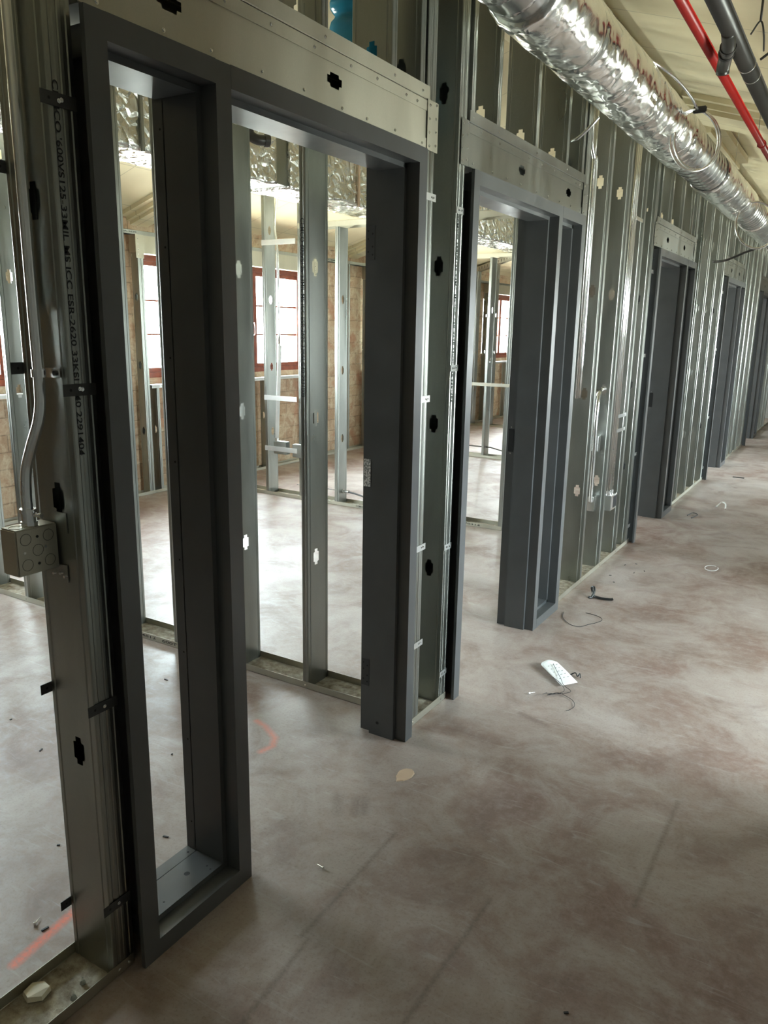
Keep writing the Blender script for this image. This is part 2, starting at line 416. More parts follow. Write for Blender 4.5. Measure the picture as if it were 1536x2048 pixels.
# bottom and top tracks of the corridor wall
for i, (a, b_, l) in enumerate(((-.9, 1.100, 'bottom track with dust and rubble inside, lower left corner of the view'),
                         (2.478, 2.848, 'short bottom track between the first and second grey frames'),
                         (4.226, 5.978, 'bottom track between the second and third grey frames'),
                         (7.355, 9.162, 'bottom track between the third and fourth grey frames'),
                         (10.54, 12.407, 'bottom track between the fourth and fifth grey frames'),
                         (13.785, 16.0, 'far bottom track beyond the farthest grey frame'))):
    t = track('floor_track', XC, a, .0012, b_ - a, .1545, .032, 0, l, 'floor tracks of the corridor wall')
    bm = BM(); nx, ny = 12, max(8, int((b_ - a) * 50)); g = {}
    for ix in range(nx + 1):
        for iy in range(ny + 1):
            X = -.074 + .148 * ix / nx; Y = (b_ - a) * iy / ny
            g[ix, iy] = bm.verts.new((X, Y, .0012 + max(0, .006 * noise.noise(Vector((X * 40 + i, (Y + a) * 26, 3))) + .003) * (1 - abs(X) / .09)))
    for ix in range(nx):
        for iy in range(ny): bm.faces.new((g[ix, iy], g[ix + 1, iy], g[ix + 1, iy + 1], g[ix, iy + 1]))
    d = obj('dust', bm, M['dust'], t, smooth=True); d['kind'] = 'stuff'
    for yy in ((1.055, 1.085) if i == 0 else (2.552, 2.80) if i == 1 else (4.31, 4.775, 5.195, 5.61) if i == 2 else ()):
        screw(t, -.0382, yy, .016, .8, (XC, a, .0012))
track('top_track', XC, -.9, TOP, 16.9, .1545, .032, 0, 'long top track of the corridor wall tight under the cream ceiling', up=-1)

# ------------------------------------------------------------------ headers
def header(y0, y1, label, ord_, cripples, holes, left_plate=None, right_plate=None, text=None, nscrew=8, hm='steel'):
    h = thing('box_header', label, 'header', (XC, y0, 2.198), 'box headers over the grey frames')
    L = y1 - y0; hs = .0735
    for sx_ in (1, -1):
        bm = BM()
        # holes run horizontally: perforated() strip turned on its side
        perforated(bm, lambda u, z: (sx_ * hs, z, u), .004, .150, 0, L, [q - y0 for q in holes])
        obj('web', bm, M[hm], h, solid=.001)
    obj('lower_track', track_bm(L, .153, .034), M[hm], h, solid=.0012)
    o = obj('upper_track', track_bm(L, .153, .034, -1), M[hm], h, (0, 0, .154), solid=.0012)
    o = obj('cripple_track', track_bm(L, .1535, .042), M[hm], h, (0, 0, .157), solid=.0012)
    n = nscrew
    for k in range(n):
        yy = .05 + (L - .1) * k / (n - 1)
        screw(h, .0775, yy + random.uniform(-.02, .02), .016 + random.uniform(-.003, .003), .9)
        screw(h, .0775, yy + .05 * (1 if k < n - 1 else -.4) + random.uniform(-.02, .02), .137 + random.uniform(-.003, .003), .9)
    for c in cripples: screw(h, .0776, c - y0 + .016, .175, .9)
    for pl in (left_plate, right_plate):
        if not pl: continue
        a, b_ = pl
        p = obj('clip_plate', boxm(.0785, .0800, a - y0, b_ - y0, -.002, .158, bevel=.0004), M[hm], h)
        for r_ in range(4):
            for c_ in range(2):
                q = bpy.data.objects.new('screw', SCREW); COL.objects.link(q); q.parent = p
                q.location = (.0802, (a - y0) + (.2 + .6 * c_) * (b_ - a) + random.uniform(-.003, .003), .012 + .043 * r_ + (.008 if c_ else 0)); q.scale = (.9,) * 3
    for i, c in enumerate(cripples):
        stud(XC, c, 2.358, TOP - .03, 0, '%s short cripple stud standing on the header over the %s grey frame' % (('first', 'second', 'third', 'fourth', 'fifth', 'sixth', 'seventh')[i], ord_),
             'cripple studs above the headers', holes=(2.44, 3.05))
    return h
header(1.124, 2.552, 'long beige steel box header over the nearest grey frame, a punched hole at its middle', 'nearest', (1.128, 1.505, 1.925, 2.300, 2.485), (1.365, 1.990), None, (2.535, 2.612), nscrew=9, hm='steel_dull')
header(2.872, 4.288, 'steel box header with two punched holes over the second grey frame', 'second', (2.885, 3.125, 3.556, 3.975, 4.225), (3.417, 4.046), (2.800, 2.865), (4.262, 4.345), nscrew=9)
header(5.950, 7.398, 'steel box header over the third grey frame', 'third', (6.02, 6.38, 6.78, 7.18), (6.358, 6.98), (5.90, 5.975), (7.372, 7.45), nscrew=9)
header(9.120, 10.588, 'steel box header over the fourth grey frame', 'fourth', (9.2, 9.6, 10.0, 10.4), (9.6, 10.2), (9.07, 9.15), (10.56, 10.64), nscrew=8)
header(12.37, 13.840, 'small far steel box header over the farthest grey frame', 'farthest', (12.45, 12.85, 13.25, 13.65), (12.85, 13.45), nscrew=6)

# ------------------------------------------------------------------ welded steel frames
FD, ST, SB, FW, FH = .21, .049, .160, .0508, 2.184   # depth, rabbet, stop back, face width, head height
# half profile from front return to back return: (depth inwards, width)
def jamb_prof(ret=True):
    p = [(0, FW), (ST, FW), (ST, FW + .016), (SB, FW + .016), (SB, FW), (FD, FW), (FD, 0)]
    return ([(.012, .0), (0, 0)] + p + [(FD - .012, 0)]) if ret else p
def frame(y0, door_first, label, detail=2):
    t = thing('door_frame', label, 'door frame', (0, y0, 0), 'grey steel frames along the corridor')
    W = 1.372; dw, sw = .915, .3048
    mull = (FW + dw) if door_first else (FW + sw)      # start of the mullion face
    pr = M['primer']; sol = .0014
    def member(name, prof, a, b_, place):
        bm = BM(); sweep(bm, prof, a, b_, place)
        bmesh.ops.recalc_face_normals(bm, faces=bm.faces[:]); return obj(name, bm, pr, t, solid=sol)
    member('jamb', jamb_prof(), 0, FH, lambda d, w, z: (-d, w, z))
    member('jamb', jamb_prof(), 0, FH, lambda d, w, z: (-d, W - w, z))
    half = [(0, .0), (ST, .0), (ST, .016), (SB, .016), (SB, 0), (FD, 0)]
    mp = [(d, mull - w) for d, w in half] + [(d, mull + FW + w) for d, w in half[::-1]]; mp.append(mp[0])
    bm = BM(); sweep(bm, mp, 0, FH - .0005, lambda d, w, z: (-d, w, z)); bmesh.ops.recalc_face_normals(bm, faces=bm.faces[:])
    mu = obj('mullion', bm, pr, t)
    hp = [(.012, FH), (0, FH), (0, FH - FW), (ST, FH - FW), (ST, FH - FW - .016), (SB, FH - FW - .016), (SB, FH - FW), (FD, FH - FW), (FD, FH), (FD - .012, FH)]
    for a, b_ in ((FW, mull), (mull + FW, W - FW)): member('head', hp, a, b_, lambda d, z, y: (-d, y, z))
    sa, sb_ = (mull + FW, W - FW) if door_first else (FW, mull)
    sp_ = [(.012, .0005), (0, .0005), (0, FW), (ST, FW), (ST, FW + .016), (SB - .006, FW + .016), (SB - .006, FW), (FD, FW), (FD, 0.0005)]
    si = member('sill', sp_, sa, sb_, lambda d, z, y: (-d, y, z))
    # loose glazing beads on the room side of the sidelight
    b0, b1 = SB - .003, SB + .024
    gb = BM(); box(gb, -b1, -b0, sa + .0165, sb_ - .0165, FW, FW + .016); obj('glazing_bead', gb, pr, t)
    gb = BM(); box(gb, -b1, -b0, sa + .0165, sb_ - .0165, FH - FW - .016, FH - FW); obj('glazing_bead', gb, pr, t)
    for a in (sa, sb_ - .016):
        gb = BM(); box(gb, -b1, -b0, a, a + .016, FW, FH - FW); g_ = obj('glazing_bead', gb, pr, t)
        if detail > 1 and a != sa:
            for k in range(8):
                c = BM(); cyl(c, (-b0 - .013, a - .0002, .16 + k * .27), (0, -1, 0), .0028, .0004, 10); obj('screw_hole', c, M['hole'], g_)
    if detail > 1 and not door_first:
        c = BM(); cyl(c, (-.105, sb_ - .105, FW + .0161), (0, 0, 1), .0085, .0004, 20); obj('fixing_hole', c, M['hole'], si)
        for q in ((-.075, sa + .085), (-.150 + .07, sb_ - .05), (-.062, sb_ - .055)):
            c = BM(); cyl(c, (q[0], q[1], FW + .0161), (0, 0, 1), .003, .0004, 12); obj('screw_hole', c, M['hole'], si)
        bd = BM(); cyl(bd, (-b0 - .014, sb_ - .035, FW + .0161), (0, 0, 1), .0035, .0004, 12); obj('screw_hole', bd, M['hole'], si)
    # hinge preparations and strike on the door opening
    if door_first:
        jx, jy, sgn = mull, mull, -1     # strike on the mullion
        if detail:
            o = obj('strike_box', boxm(-.200, -.172, jy - .0016, jy - .0004, .97, 1.09), M['hole'], t)
            for zz in (.962, 1.10):
                c = BM(); cyl(c, (-.186, jy - .0018, zz), (0, -1, 0), .003, .0006, 10); obj('screw_hole', c, M['zinc'], o)
    else:
        jy = W - FW
        for zz in (1.885, .253):
            o = obj('hinge_plate', boxm(-.208, -.172, jy - .0018, jy - .0006, zz - .057, zz + .057), M['primer_dark'], t)
            for q in ((-.199, .04), (-.181, .03), (-.199, .013), (-.181, -.013), (-.199, -.03), (-.181, -.04)):
                c = BM(); cyl(c, (q[0], jy - .0018, zz + q[1]), (0, -1, 0), .0033, .0004, 10); obj('screw_hole', c, M['hole'], o)
        obj('paper_label', boxm(-.207, -.178, jy - .0014, jy - .0006, 1.01, 1.115), M['sticker'], t)['label'] = 'white printed paper label'
        c = BM(); cyl(c, (-.122, jy - .0168, .055), (0, -1, 0), .006, .0006, 16); obj('fixing_hole', c, M['hole'], t)
    return t
def strap_bm(x, y0, y1, z, h=.025, holes=True):
    bm = BM(); box(bm, x, x + .0014, y0, y1, z - h / 2, z + h / 2); return bm
f1 = frame(1.103, False, 'nearest dark grey steel frame with a narrow sidelight left of its doorway')
def add_strap(f, x, y0, y1, z, mat, scr=(), holes=()):
    oy = f.location.y
    o = obj('anchor_strap', strap_bm(x, y0 - oy, y1 - oy, z), M[mat], f)
    for s_ in scr:
        q = bpy.data.objects.new('screw', SCREW); COL.objects.link(q); q.parent = o; q.location = (x + .0016, s_ - oy, z + random.uniform(-.002, .002)); q.scale = (.8,) * 3
    for s_ in holes:
        c = BM(); cyl(c, (x + .0015, s_ - oy, z), (1, 0, 0), .003, .0003, 10); obj('strap_hole', c, M['hole'], o)
    return o
for z in (2.010, 1.458, .735, .204):
    add_strap(f1, -.0388, 1.022, 1.1025, z, 'primer_dark', (1.062, 1.068) if z > 1 else (1.066,), (1.04,))
for z in (1.90, 1.497, .752, .157):
    add_strap(f1, -.1955, 1.014, 1.1025, z, 'primer_dark', (), (1.03,))
for z in (2.048, 1.337, .757, .352):
    add_strap(f1, -.0388, 2.4755, 2.615, z, 'strap_light', (2.592,), (2.60, 2.582))
f2 = frame(2.851, True, 'second grey steel frame, doorway left and narrow sidelight right, face shining pale blue')
for z in (2.033, 1.444, .707, .135):
    add_strap(f2, -.0388, 2.783, 2.8505, z, 'strap_light', (2.800, 2.826), (2.812,))
f3 = frame(5.980, True, 'third grey steel frame down the corridor, doorway then sidelight', 1)
f4 = frame(9.165, True, 'fourth grey steel frame down the corridor', 1)
f5 = frame(12.410, True, 'farthest grey steel frame at the right edge of the view', 0)
for f_, y in ((f3, 5.98), (f4, 9.165)):
    for z in (2.02, 1.43, .70, .14): add_strap(f_, -.0388, y - .065, y - .0005, z, 'strap_light', (y - .04,), ())

# ------------------------------------------------------------------ partitions behind (perpendicular to the corridor)
def roof_stud_top(x): return roof_z(x) - .05
G1 = 'studs of the near cross partition'; G2 = 'studs of the middle cross partition'
names = ['beside the corridor wall', 'stamped with black lettering', 'at the left of the nearest doorway view', 'inside the nearest sidelight view',
         'fifth from the corridor wall', 'sixth from the corridor wall', 'at the far left edge of the view', 'eighth from the corridor wall', 'ninth from the corridor wall', 'tenth from the corridor wall', 'nearest the brick outer wall']
P1Y = 2.661
for i in range(11):
    x = -.225 - 0 if i == 0 else -.597 - .4064 * (i - 1)
    top = 2.47 if abs(x + 2.223) < .05 else roof_stud_top(x)
    s = stud(x, P1Y, .004, top, PI / 2, 'galvanized stud of the near cross partition, ' + names[i], G1, hu=-.014)
    if i == 1:
        text_part("CEMCO 600VS125-33MIL MS ICC ESR-2620 33KSI G40 2231808", .70, .018, mat_axes((0, 0, -1), (1, 0, 0), (-.613, P1Y - .0772, 2.01)), None)
        tt = bpy.data.objects['printed_marking.002'] if 'printed_marking.002' in bpy.data.objects else COL.objects[-1]
        tt.parent = s; tt.matrix_parent_inverse = (Matrix.Translation((x, P1Y, .004)) @ Matrix.Rotation(PI / 2, 4, 'Z')).inverted()
def dusty_track(y, x0, x1, label, w=.1545, txt=None):
    t = track('floor_track', x1, y, .0012, x1 - x0, w, .032, PI / 2, label, 'floor tracks of the cross partitions')
    bm = BM(); L = x1 - x0; ny = int(L * 40); g = {}
    for ix in range(9):
        for iy in range(ny + 1):
            X = -w / 2 + .003 + (w - .006) * ix / 8; Y = L * iy / ny
            g[ix, iy] = bm.verts.new((X, Y, .0012 + max(0, .006 * noise.noise(Vector((X * 40, Y * 22, y))) + .003) * (1 - abs(X) / w * 1.8)))
    for ix in range(8):
        for iy in range(ny): bm.faces.new((g[ix, iy], g[ix + 1, iy], g[ix + 1, iy + 1], g[ix, iy + 1]))
    d = obj('dust', bm, M['dust'], t, smooth=True); d['kind'] = 'stuff'
    return t
def track_text(t, body, L, x, y, z=.018, h=.014):
    o = text_part(body, L, h, mat_axes((1, 0, 0), (0, 0, 1), (x, y, z)), None)
    o.parent = t; o.matrix_parent_inverse = (Matrix.Translation(t.location) @ Matrix.Rotation(t.rotation_euler.z, 4, 'Z')).inverted()
t1_ = dusty_track(P1Y, -4.33, -.20, 'floor track of the near cross partition, dusty inside')
for x in (-.613, -1.02, -1.43, -2.24, -2.65):
    q = bpy.data.objects.new('screw', SCREW); COL.objects.link(q); q.parent = t1_; q.location = (-.0785, -.20 - x, .016); q.rotation_euler = (0, 0, PI); q.scale = (.8,) * 3
track_text(t1_, '114812   600T', .30, -1.72, P1Y - .0784)
P2Y = 5.806
t2_ = dusty_track(P2Y, -4.33, -1.0, 'floor track of the middle cross partition')
track_text(t2_, 'CEMCO', .10, -2.42, P2Y - .0784); track_text(t2_, '270314', .17, -1.36, P2Y - .0784)
for i in range(9):
    x = -1.0 - .4064 * i
    top = 2.428 if (1 <= i <= 5 and i != 5) or i == 0 else roof_stud_top(x)
    stud(x, P2Y, .004, top, PI / 2, 'galvanized stud of the middle cross partition, ' + ('at its corridor end', 'second from its corridor end', 'third from its corridor end', 'fourth from its corridor end',
         'with a cable connector near its foot', 'sixth from its corridor end', 'left of the conduit and box', 'eighth from its corridor end', 'against the outer wall')[i], G2)
def beam(y, x0, x1, z, label):
    o = obj('partition_header', track_bm(x1 - x0, .156, .045, -1), M['steel_dull'], loc=(x1, y, z), solid=.0012); o.rotation_euler = (0, 0, PI / 2)
    return tag(o, label, 'header', 'headers of the cross partitions')
beam(P2Y, -3.06, -.99, 2.475, 'pale steel header channel on the middle cross partition, below the foil duct')
P3Y = 9.12
dusty_track(P3Y, -4.33, -2.0, 'floor track of the third cross partition, seen through the second doorway')
for i, x in enumerate((-2.25, -2.66, -3.07, -3.48, -3.89, -4.28)):
    stud(x, P3Y, .004, 2.45 if i < 3 else roof_stud_top(x), PI / 2, ('first', 'second', 'third', 'fourth', 'fifth', 'last')[i] + ' galvanized stud of the third cross partition counted from the corridor', 'studs of the third cross partition')
beam(P3Y, -3.1, -2.0, 2.495, 'pale steel header channel on the third cross partition, through the second doorway')
P4Y = 12.2
dusty_track(P4Y, -4.33, -2.6, 'floor track of the farthest cross partition')
for i, x in enumerate((-2.8, -3.2, -3.6, -3.95, -4.28)):
    stud(x, P4Y, .004, roof_stud_top(x) - .05, PI / 2, ('first', 'second', 'third', 'fourth', 'last')[i] + ' galvanized stud of the farthest cross partition counted from the corridor', 'studs of the farthest cross partition')
# sloping slotted track on top of the farthest partition
bm = BM(); L = 1.9; sl = math.atan(.31)
sweep(bm, [(-.078, -.07), (-.078, 0), (.078, 0), (.078, -.07)], 0, L, lambda a, c, t: (t * math.cos(sl), a, c + t * math.sin(sl)))
st_ = tag(obj('slotted_track', bm, M['steel_dull'], loc=(-4.34, P4Y, roof_z(-4.34) - .03), solid=.0012), 'sloping slotted top track of the farthest partition under the ceiling', 'track')
bm = BM()
for k in range(36):
    t_ = .04 + k * .05; c = Vector((t_ * math.cos(sl), -.0786, t_ * math.sin(sl)))
    box(bm, c.x - .004, c.x + .004, c.y - .0012, c.y, c.z - .058, c.z - .018)
obj('slots', bm, M['hole'], st_)
# bridging bar of the middle partition
tag(obj('bridging_bar', boxm(-1.42, -.99, P2Y - .090, P2Y - .079, 1.16, 1.185), M['steel_dull']), 'thin horizontal bridging bar across the second doorway view', 'bar')

# ------------------------------------------------------------------ outer wall at the left: steel furring, brick, windows
WX0, WX1 = -4.75, -4.49
WIN = [(1.30, 3.85), (5.15, 7.70), (9.00, 11.55), (12.85, 15.40)]
YA, YB = -3.0, 17.0
def wall_panel(name, x0, x1, wins, zlo, zhi, ztop, mat):
    bm = BM(); box(bm, x0, x1, YA, YB, -.05, zlo); box(bm, x0, x1, YA, YB, zhi, ztop)
    y = YA
    for a, b_ in wins: box(bm, x0, x1, y, a, zlo, zhi); y = b_
    box(bm, x0, x1, y, YB, zlo, zhi)
    return struct(obj(name, bm, M[mat]))
wall_panel('wall_left', WX0, WX1, WIN, 1.09, 2.22, roof_z(-4.6) + .04, 'brick')
def window(i, a, b_, x, sgn):
    root = bpy.data.objects.new('window_%d' % i, None); COL.objects.link(root); struct(root); root.location = (x, a, 1.09)
    W, H = b_ - a, 2.22 - 1.09; t = .05
    bm = BM(); box(bm, -.05, .05, 0, W, 0, t); box(bm, -.05, .05, 0, W, H - t, H); box(bm, -.05, .05, 0, t, t, H - t); box(bm, -.05, .05, W - t, W, t, H - t)
    obj('window_frame', bm, M['redwood'], root)
    n = 3; cw = (W - 2 * t) / n
    for k in range(n):
        c0 = t + k * cw; c1 = c0 + cw; s = .042
        bm = BM(); e = .001
        box(bm, -.03, .035, c0 + e, c0 + s, t + e, H - t - e); box(bm, -.03, .035, c1 - s, c1 - e, t + e, H - t - e)
        box(bm, -.03, .035, c0 + s, c1 - s, t + e, t + s); box(bm, -.03, .035, c0 + s, c1 - s, H - t - s, H - t - e)
        for q in (1, 2): zz = t + s + (H - 2 * t - 2 * s) * q / 3; box(bm, -.012, .012, c0 + s, c1 - s, zz - .009, zz + .009)
        yy = (c0 + c1) / 2; box(bm, -.011, .011, yy - .009, yy + .009, t + s, H - t - s)
        sa_ = obj('casement', bm, M['redwood'], root)
        obj('pane', boxm(-.003, .003, c0 + s - .005, c1 - s + .005, t + s - .005, H - t - s + .005), M['glass'], sa_)
        bm = tube(catmull([(.036, c1 - .02, .40), (.06, c1 - .022, .42), (.062, c1 - .022, .50), (.05, c1 - .02, .54)], 5), .006, 8)
        obj('window_handle', bm, M['zinc'], sa_)
    return root
for i, (a, b_) in enumerate(WIN): window(i + 1, a, b_, -4.56, 1)
# furring wall in front of the brick
EX = -4.396; GE = 'furring studs in front of the brick wall'
def fst(y, z0, z1, label, rot=0): return stud(EX, y, z0, z1, rot, label, GE, d=.092, holes=(.61, 1.22, 1.83))
o_ = ('nearest', 'second', 'third', 'farthest')
for i, (a, b_) in enumerate(WIN):
    fst(a - .085, .004, 2.212, 'furring stud at the near side of the %s outer window' % o_[i])
    fst(a - .0205, .004, 2.212, 'furring stud doubled up at the near side of the %s outer window' % o_[i], PI)
    fst(b_ + .01, .004, 2.212, 'furring stud at the far side of the %s outer window' % o_[i])
    fst(b_ + .0745, .004, 2.212, 'furring stud doubled up at the far side of the %s outer window' % o_[i], PI)
    for k in range(4):
        yy = a + .06 + k * (b_ - a - .15) / 3
        fst(yy, .004, 1.03, '%s short furring stud below the sill of the %s outer window' % (('first', 'second', 'third', 'fourth')[k], o_[i]))
    track('sill_track', EX, a + .0, 1.035, b_ - a, .096, .03, 0, 'pale steel sill track under the %s outer window' % o_[i], 'sill tracks under the outer windows', up=-1, mat='strap_light')
    h = obj('window_header', boxm(EX - .047, EX + .047, a - .1, b_ + .1, 2.215, 2.372, bevel=.002), M['steel_dull']); tag(h, 'flat steel header above the %s outer window' % o_[i], 'header', 'headers above the outer windows')
    for yy in (a - .06, b_ + .06):
        p = obj('clip_plate', boxm(EX + .0475, EX + .049, yy - .045, yy + .045, 2.17, 2.372), M['steel_dull'], h)
        for r_ in range(4):
            q = bpy.data.objects.new('screw', SCREW); COL.objects.link(q); q.parent = p; q.location = (EX + .0495, yy - .02, 2.20 + .045 * r_); q.scale = (.9,) * 3
for i, yy in enumerate((.2, .7, 4.42, 8.45, 12.1)): fst(yy, .004, 2.37, ('first', 'second', 'third', 'fourth', 'fifth')[i] + ' plain furring stud standing between outer windows')
te = track('floor_track', EX, -.9, .0012, 16.9, .096, .03, 0, 'long floor track along the foot of the brick outer wall')
tt_ = track('top_track', EX, -.9, 2.405, 16.9, .096, .035, 0, 'long top track of the furring wall above the outer windows', up=-1, mat='steel')
for yy, tx in ((4.80, 'ICC ESR-2620'), (8.0, 'CEMCO')):
    o = text_part(tx, .26, .013, mat_axes((0, 1, 0), (0, 0, 1), (EX + .0492, yy, 2.388)), None); o.parent = tt_; o.matrix_parent_inverse = Matrix.Translation(tt_.location).inverted()

# ------------------------------------------------------------------ shell
bm = BM(); box(bm, -4.9, 3.7, YA, YB, -.1, 0); struct(obj('floor', bm, M['floor']))
RW = 3.2
RWIN = [(3.0, 4.35), (9.6, 11.3)]  # out of view; the farther one is added to brighten the second frame's face
RWN = []
bm = BM()
for x0, x1 in ((-4.8, RIDGE), (RIDGE, 3.6)):
    z0, z1 = roof_z(x0), roof_z(x1)
    vs = [bm.verts.new(p) for p in ((x0, YA, z0), (x1, YA, z1), (x1, YB, z1), (x0, YB, z0), (x0, YA, z0 + .12), (x1, YA, z1 + .12), (x1, YB, z1 + .12), (x0, YB, z0 + .12))]
    for f in ((0, 1, 2, 3), (7, 6, 5, 4), (1, 0, 4, 5), (2, 1, 5, 6), (3, 2, 6, 7), (0, 3, 7, 4)): bm.faces.new([vs[i] for i in f])
bmesh.ops.recalc_face_normals(bm, faces=bm.faces[:])
struct(obj('ceiling', bm, M['ceiling']))
wall_panel('wall_outer', RW, RW + .25, RWIN, .70, 2.10, roof_z(RW) + .05, 'plaster')
wall_panel('wall_right', 1.80, 1.93, [(3.0, 4.9), (6.4, 11.0)], 0.0, 2.25, roof_z(1.93) + .01, 'plaster')  # unseen partition; farther opening shaped to let the added window's light through
for i, (a, b_) in enumerate(RWIN):  # unseen right-hand windows, the farther one added for its light
    root = bpy.data.objects.new('window_%d' % (5 + i), None); COL.objects.link(root); struct(root); root.location = (RW + .12, a, .70)
    W, H = b_ - a, 1.40; bm = BM()
    for q in ((0, W, 0, .06), (0, W, H - .06, H)): box(bm, -.04, .04, q[0], q[1], q[2], q[3])
    for y in (0, W / 2 - .03, W - .06): box(bm, -.04, .04, y, y + .06, .06, H - .06)
    obj('window_frame', bm, M['redwood'], root); obj('pane', boxm(-.003, .003, .05, W - .05, .05, H - .05), M['glass'], root)
bm = BM()
for y0, y1, nm in ((YA - .2, YA, 'wall_near'), (YB, YB + .2, 'wall_far')):
    bm = BM(); pts = [(-4.9, -.1), (3.5, -.1), (3.5, roof_z(3.5)), (RIDGE, roof_z(RIDGE)), (-4.9, roof_z(-4.9))]
    A = [bm.verts.new((p[0], y0, p[1])) for p in pts]; B = [bm.verts.new((p[0], y1, p[1])) for p in pts]
    bm.faces.new(A); bm.faces.new(B[::-1])
    for k in range(5): bm.faces.new((A[k], A[(k + 1) % 5], B[(k + 1) % 5], B[k]))
    bmesh.ops.recalc_face_normals(bm, faces=bm.faces[:]); struct(obj(nm, bm, M['plaster']))
# roof beams (stepped, following the slope)
def roof_beam(x0, x1, y0, y1, drop, label):
    bm = BM()
    for (a, b_, d) in ((y0, y1, drop * .35), (y0 + .06, y1 - .06, drop * .7), (y0 + .10, y1 - .10, drop)):
        vs = []
        for x in (x0, x1):
            for y in (a, b_):
                for dz in (-d, -.001): vs.append(bm.verts.new((x, y, roof_z(x) + dz)))
        for f in ((0, 1, 3, 2), (4, 6, 7, 5), (0, 4, 5, 1), (2, 3, 7, 6), (0, 2, 6, 4), (1, 5, 7, 3)): bm.faces.new([vs[i] for i in f])
    bmesh.ops.recalc_face_normals(bm, faces=bm.faces[:])
    return tag(obj('roof_beam', bm, M['ceiling']), label, 'beam', 'cream roof beams')
roof_beam(-4.49, RIDGE, 5.02, 5.42, .10, 'cream stepped beam on the left roof slope, seen through the nearest sidelight')
roof_beam(-4.49, RIDGE, 8.55, 8.95, .10, 'farther cream stepped beam on the left roof slope')
roof_beam(.0, 1.79, 6.15, 6.80, .10, 'wide cream stepped beam across the corridor ceiling below the red pipe')
bm = BM(); box(bm, -.02, .10, 6.81, 8.4, 3.10, 3.20); box(bm, .10, .18, 6.81, 8.3, 3.13, 3.18)
tag(obj('soffit_beam', bm, M['ceiling']), 'short cream boxed beam running along the corridor ceiling beside the duct', 'beam')

# ------------------------------------------------------------------ ducts
DX, DZ, DR = .202, 2.733, .1455
def duct_section(y0, y1, r, wrinkle, seed, seams=(), seg=72, dy=.012):
    bm = BM(); n = int((y1 - y0) / dy); rings = []
    for i in range(n + 1):
        y = y0 + (y1 - y0) * i / n; ring = []
        e = min(i, n - i) / 3.
        for k in range(seg):
            a = 2 * PI * k / seg
            p = Vector((math.cos(a) * 1.3, y * 2.2, math.sin(a) * 1.3 + seed))
            w = wrinkle * (noise.noise(p * 1.5) * 1.0 + .55 * noise.noise(Vector((p.x * 4, p.y * 7, p.z * 4))) + .3 * noise.noise(p * 14))
            for s in seams:
                d = abs(y - s - .02 * math.sin(a * 2 + s)); w -= wrinkle * 1.5 * math.exp(-(d / .012) ** 2)
            rr = r + w - (.012 * (1 - min(1, e)) ** 2)
            ring.append(bm.verts.new((math.cos(a) * rr, y, math.sin(a) * rr)))
        rings.append(ring)
    for i in range(n):
        for k in range(seg): bm.faces.new((rings[i][k], rings[i][(k + 1) % seg], rings[i + 1][(k + 1) % seg], rings[i + 1][k]))
    bm.faces.new(rings[0][::-1]); bm.faces.new(rings[-1]); bmesh.ops.recalc_face_normals(bm, faces=bm.faces[:])
    return bm
def spiral_section(y0, y1, r, seg=64, pitch=.11, dy=.004):
    bm = BM(); n = int((y1 - y0) / dy); rings = []
    for i in range(n + 1):
        y = y0 + (y1 - y0) * i / n
        ring = []
        for k in range(seg):
            a = 2 * PI * k / seg; ph = ((y / pitch + a / (2 * PI)) % 1.0)
            rr = r + (.004 if ph < .06 else 0)
            ring.append(bm.verts.new((math.cos(a) * rr, y, math.sin(a) * rr)))
        rings.append(ring)
    for i in range(n):
        for k in range(seg): bm.faces.new((rings[i][k], rings[i][(k + 1) % seg], rings[i + 1][(k + 1) % seg], rings[i + 1][k]))
    bm.faces.new(rings[0][::-1]); bm.faces.new(rings[-1]); bmesh.ops.recalc_face_normals(bm, faces=bm.faces[:])
    return bm
du = thing('round_duct', 'long round duct wrapped in shiny foil running along the corridor ceiling', 'duct', (DX, 0, DZ))
obj('bare_section', spiral_section(1.2, 2.80, .123), M['spiral'], du, smooth=True)['label'] = 'bare dark end of the duct at the top of the view'
obj('foil_wrap', duct_section(2.74, 5.42, DR, .0055, 1., (3.25, 3.72, 4.25, 4.75, 5.1)), M['foil'], du, smooth=True)
obj('bare_section', spiral_section(5.40, 6.33, .132), M['spiral'], du, smooth=True)['label'] = 'bare ribbed steel section'
bm = BM(); cyl(bm, (0, 6.30, 0), (0, 1, 0), .136, .04, 48); obj('hanger_band', bm, M['black'], du)
obj('foil_wrap', duct_section(6.33, 8.05, DR, .0045, 5., (6.9, 7.5)), M['foil'], du, smooth=True)
obj('bare_section', spiral_section(8.04, 8.85, .130), M['spiral'], du, smooth=True)
obj('foil_wrap', duct_section(8.84, 10.3, DR, .005, 9., (9.4,)), M['foil'], du, smooth=True)
obj('bare_section', spiral_section(10.3, 11.2, .130), M['spiral'], du, smooth=True)
obj('foil_wrap', duct_section(11.2, 14.5, DR, .005, 12., (12, 13)), M['foil'], du, smooth=True, )

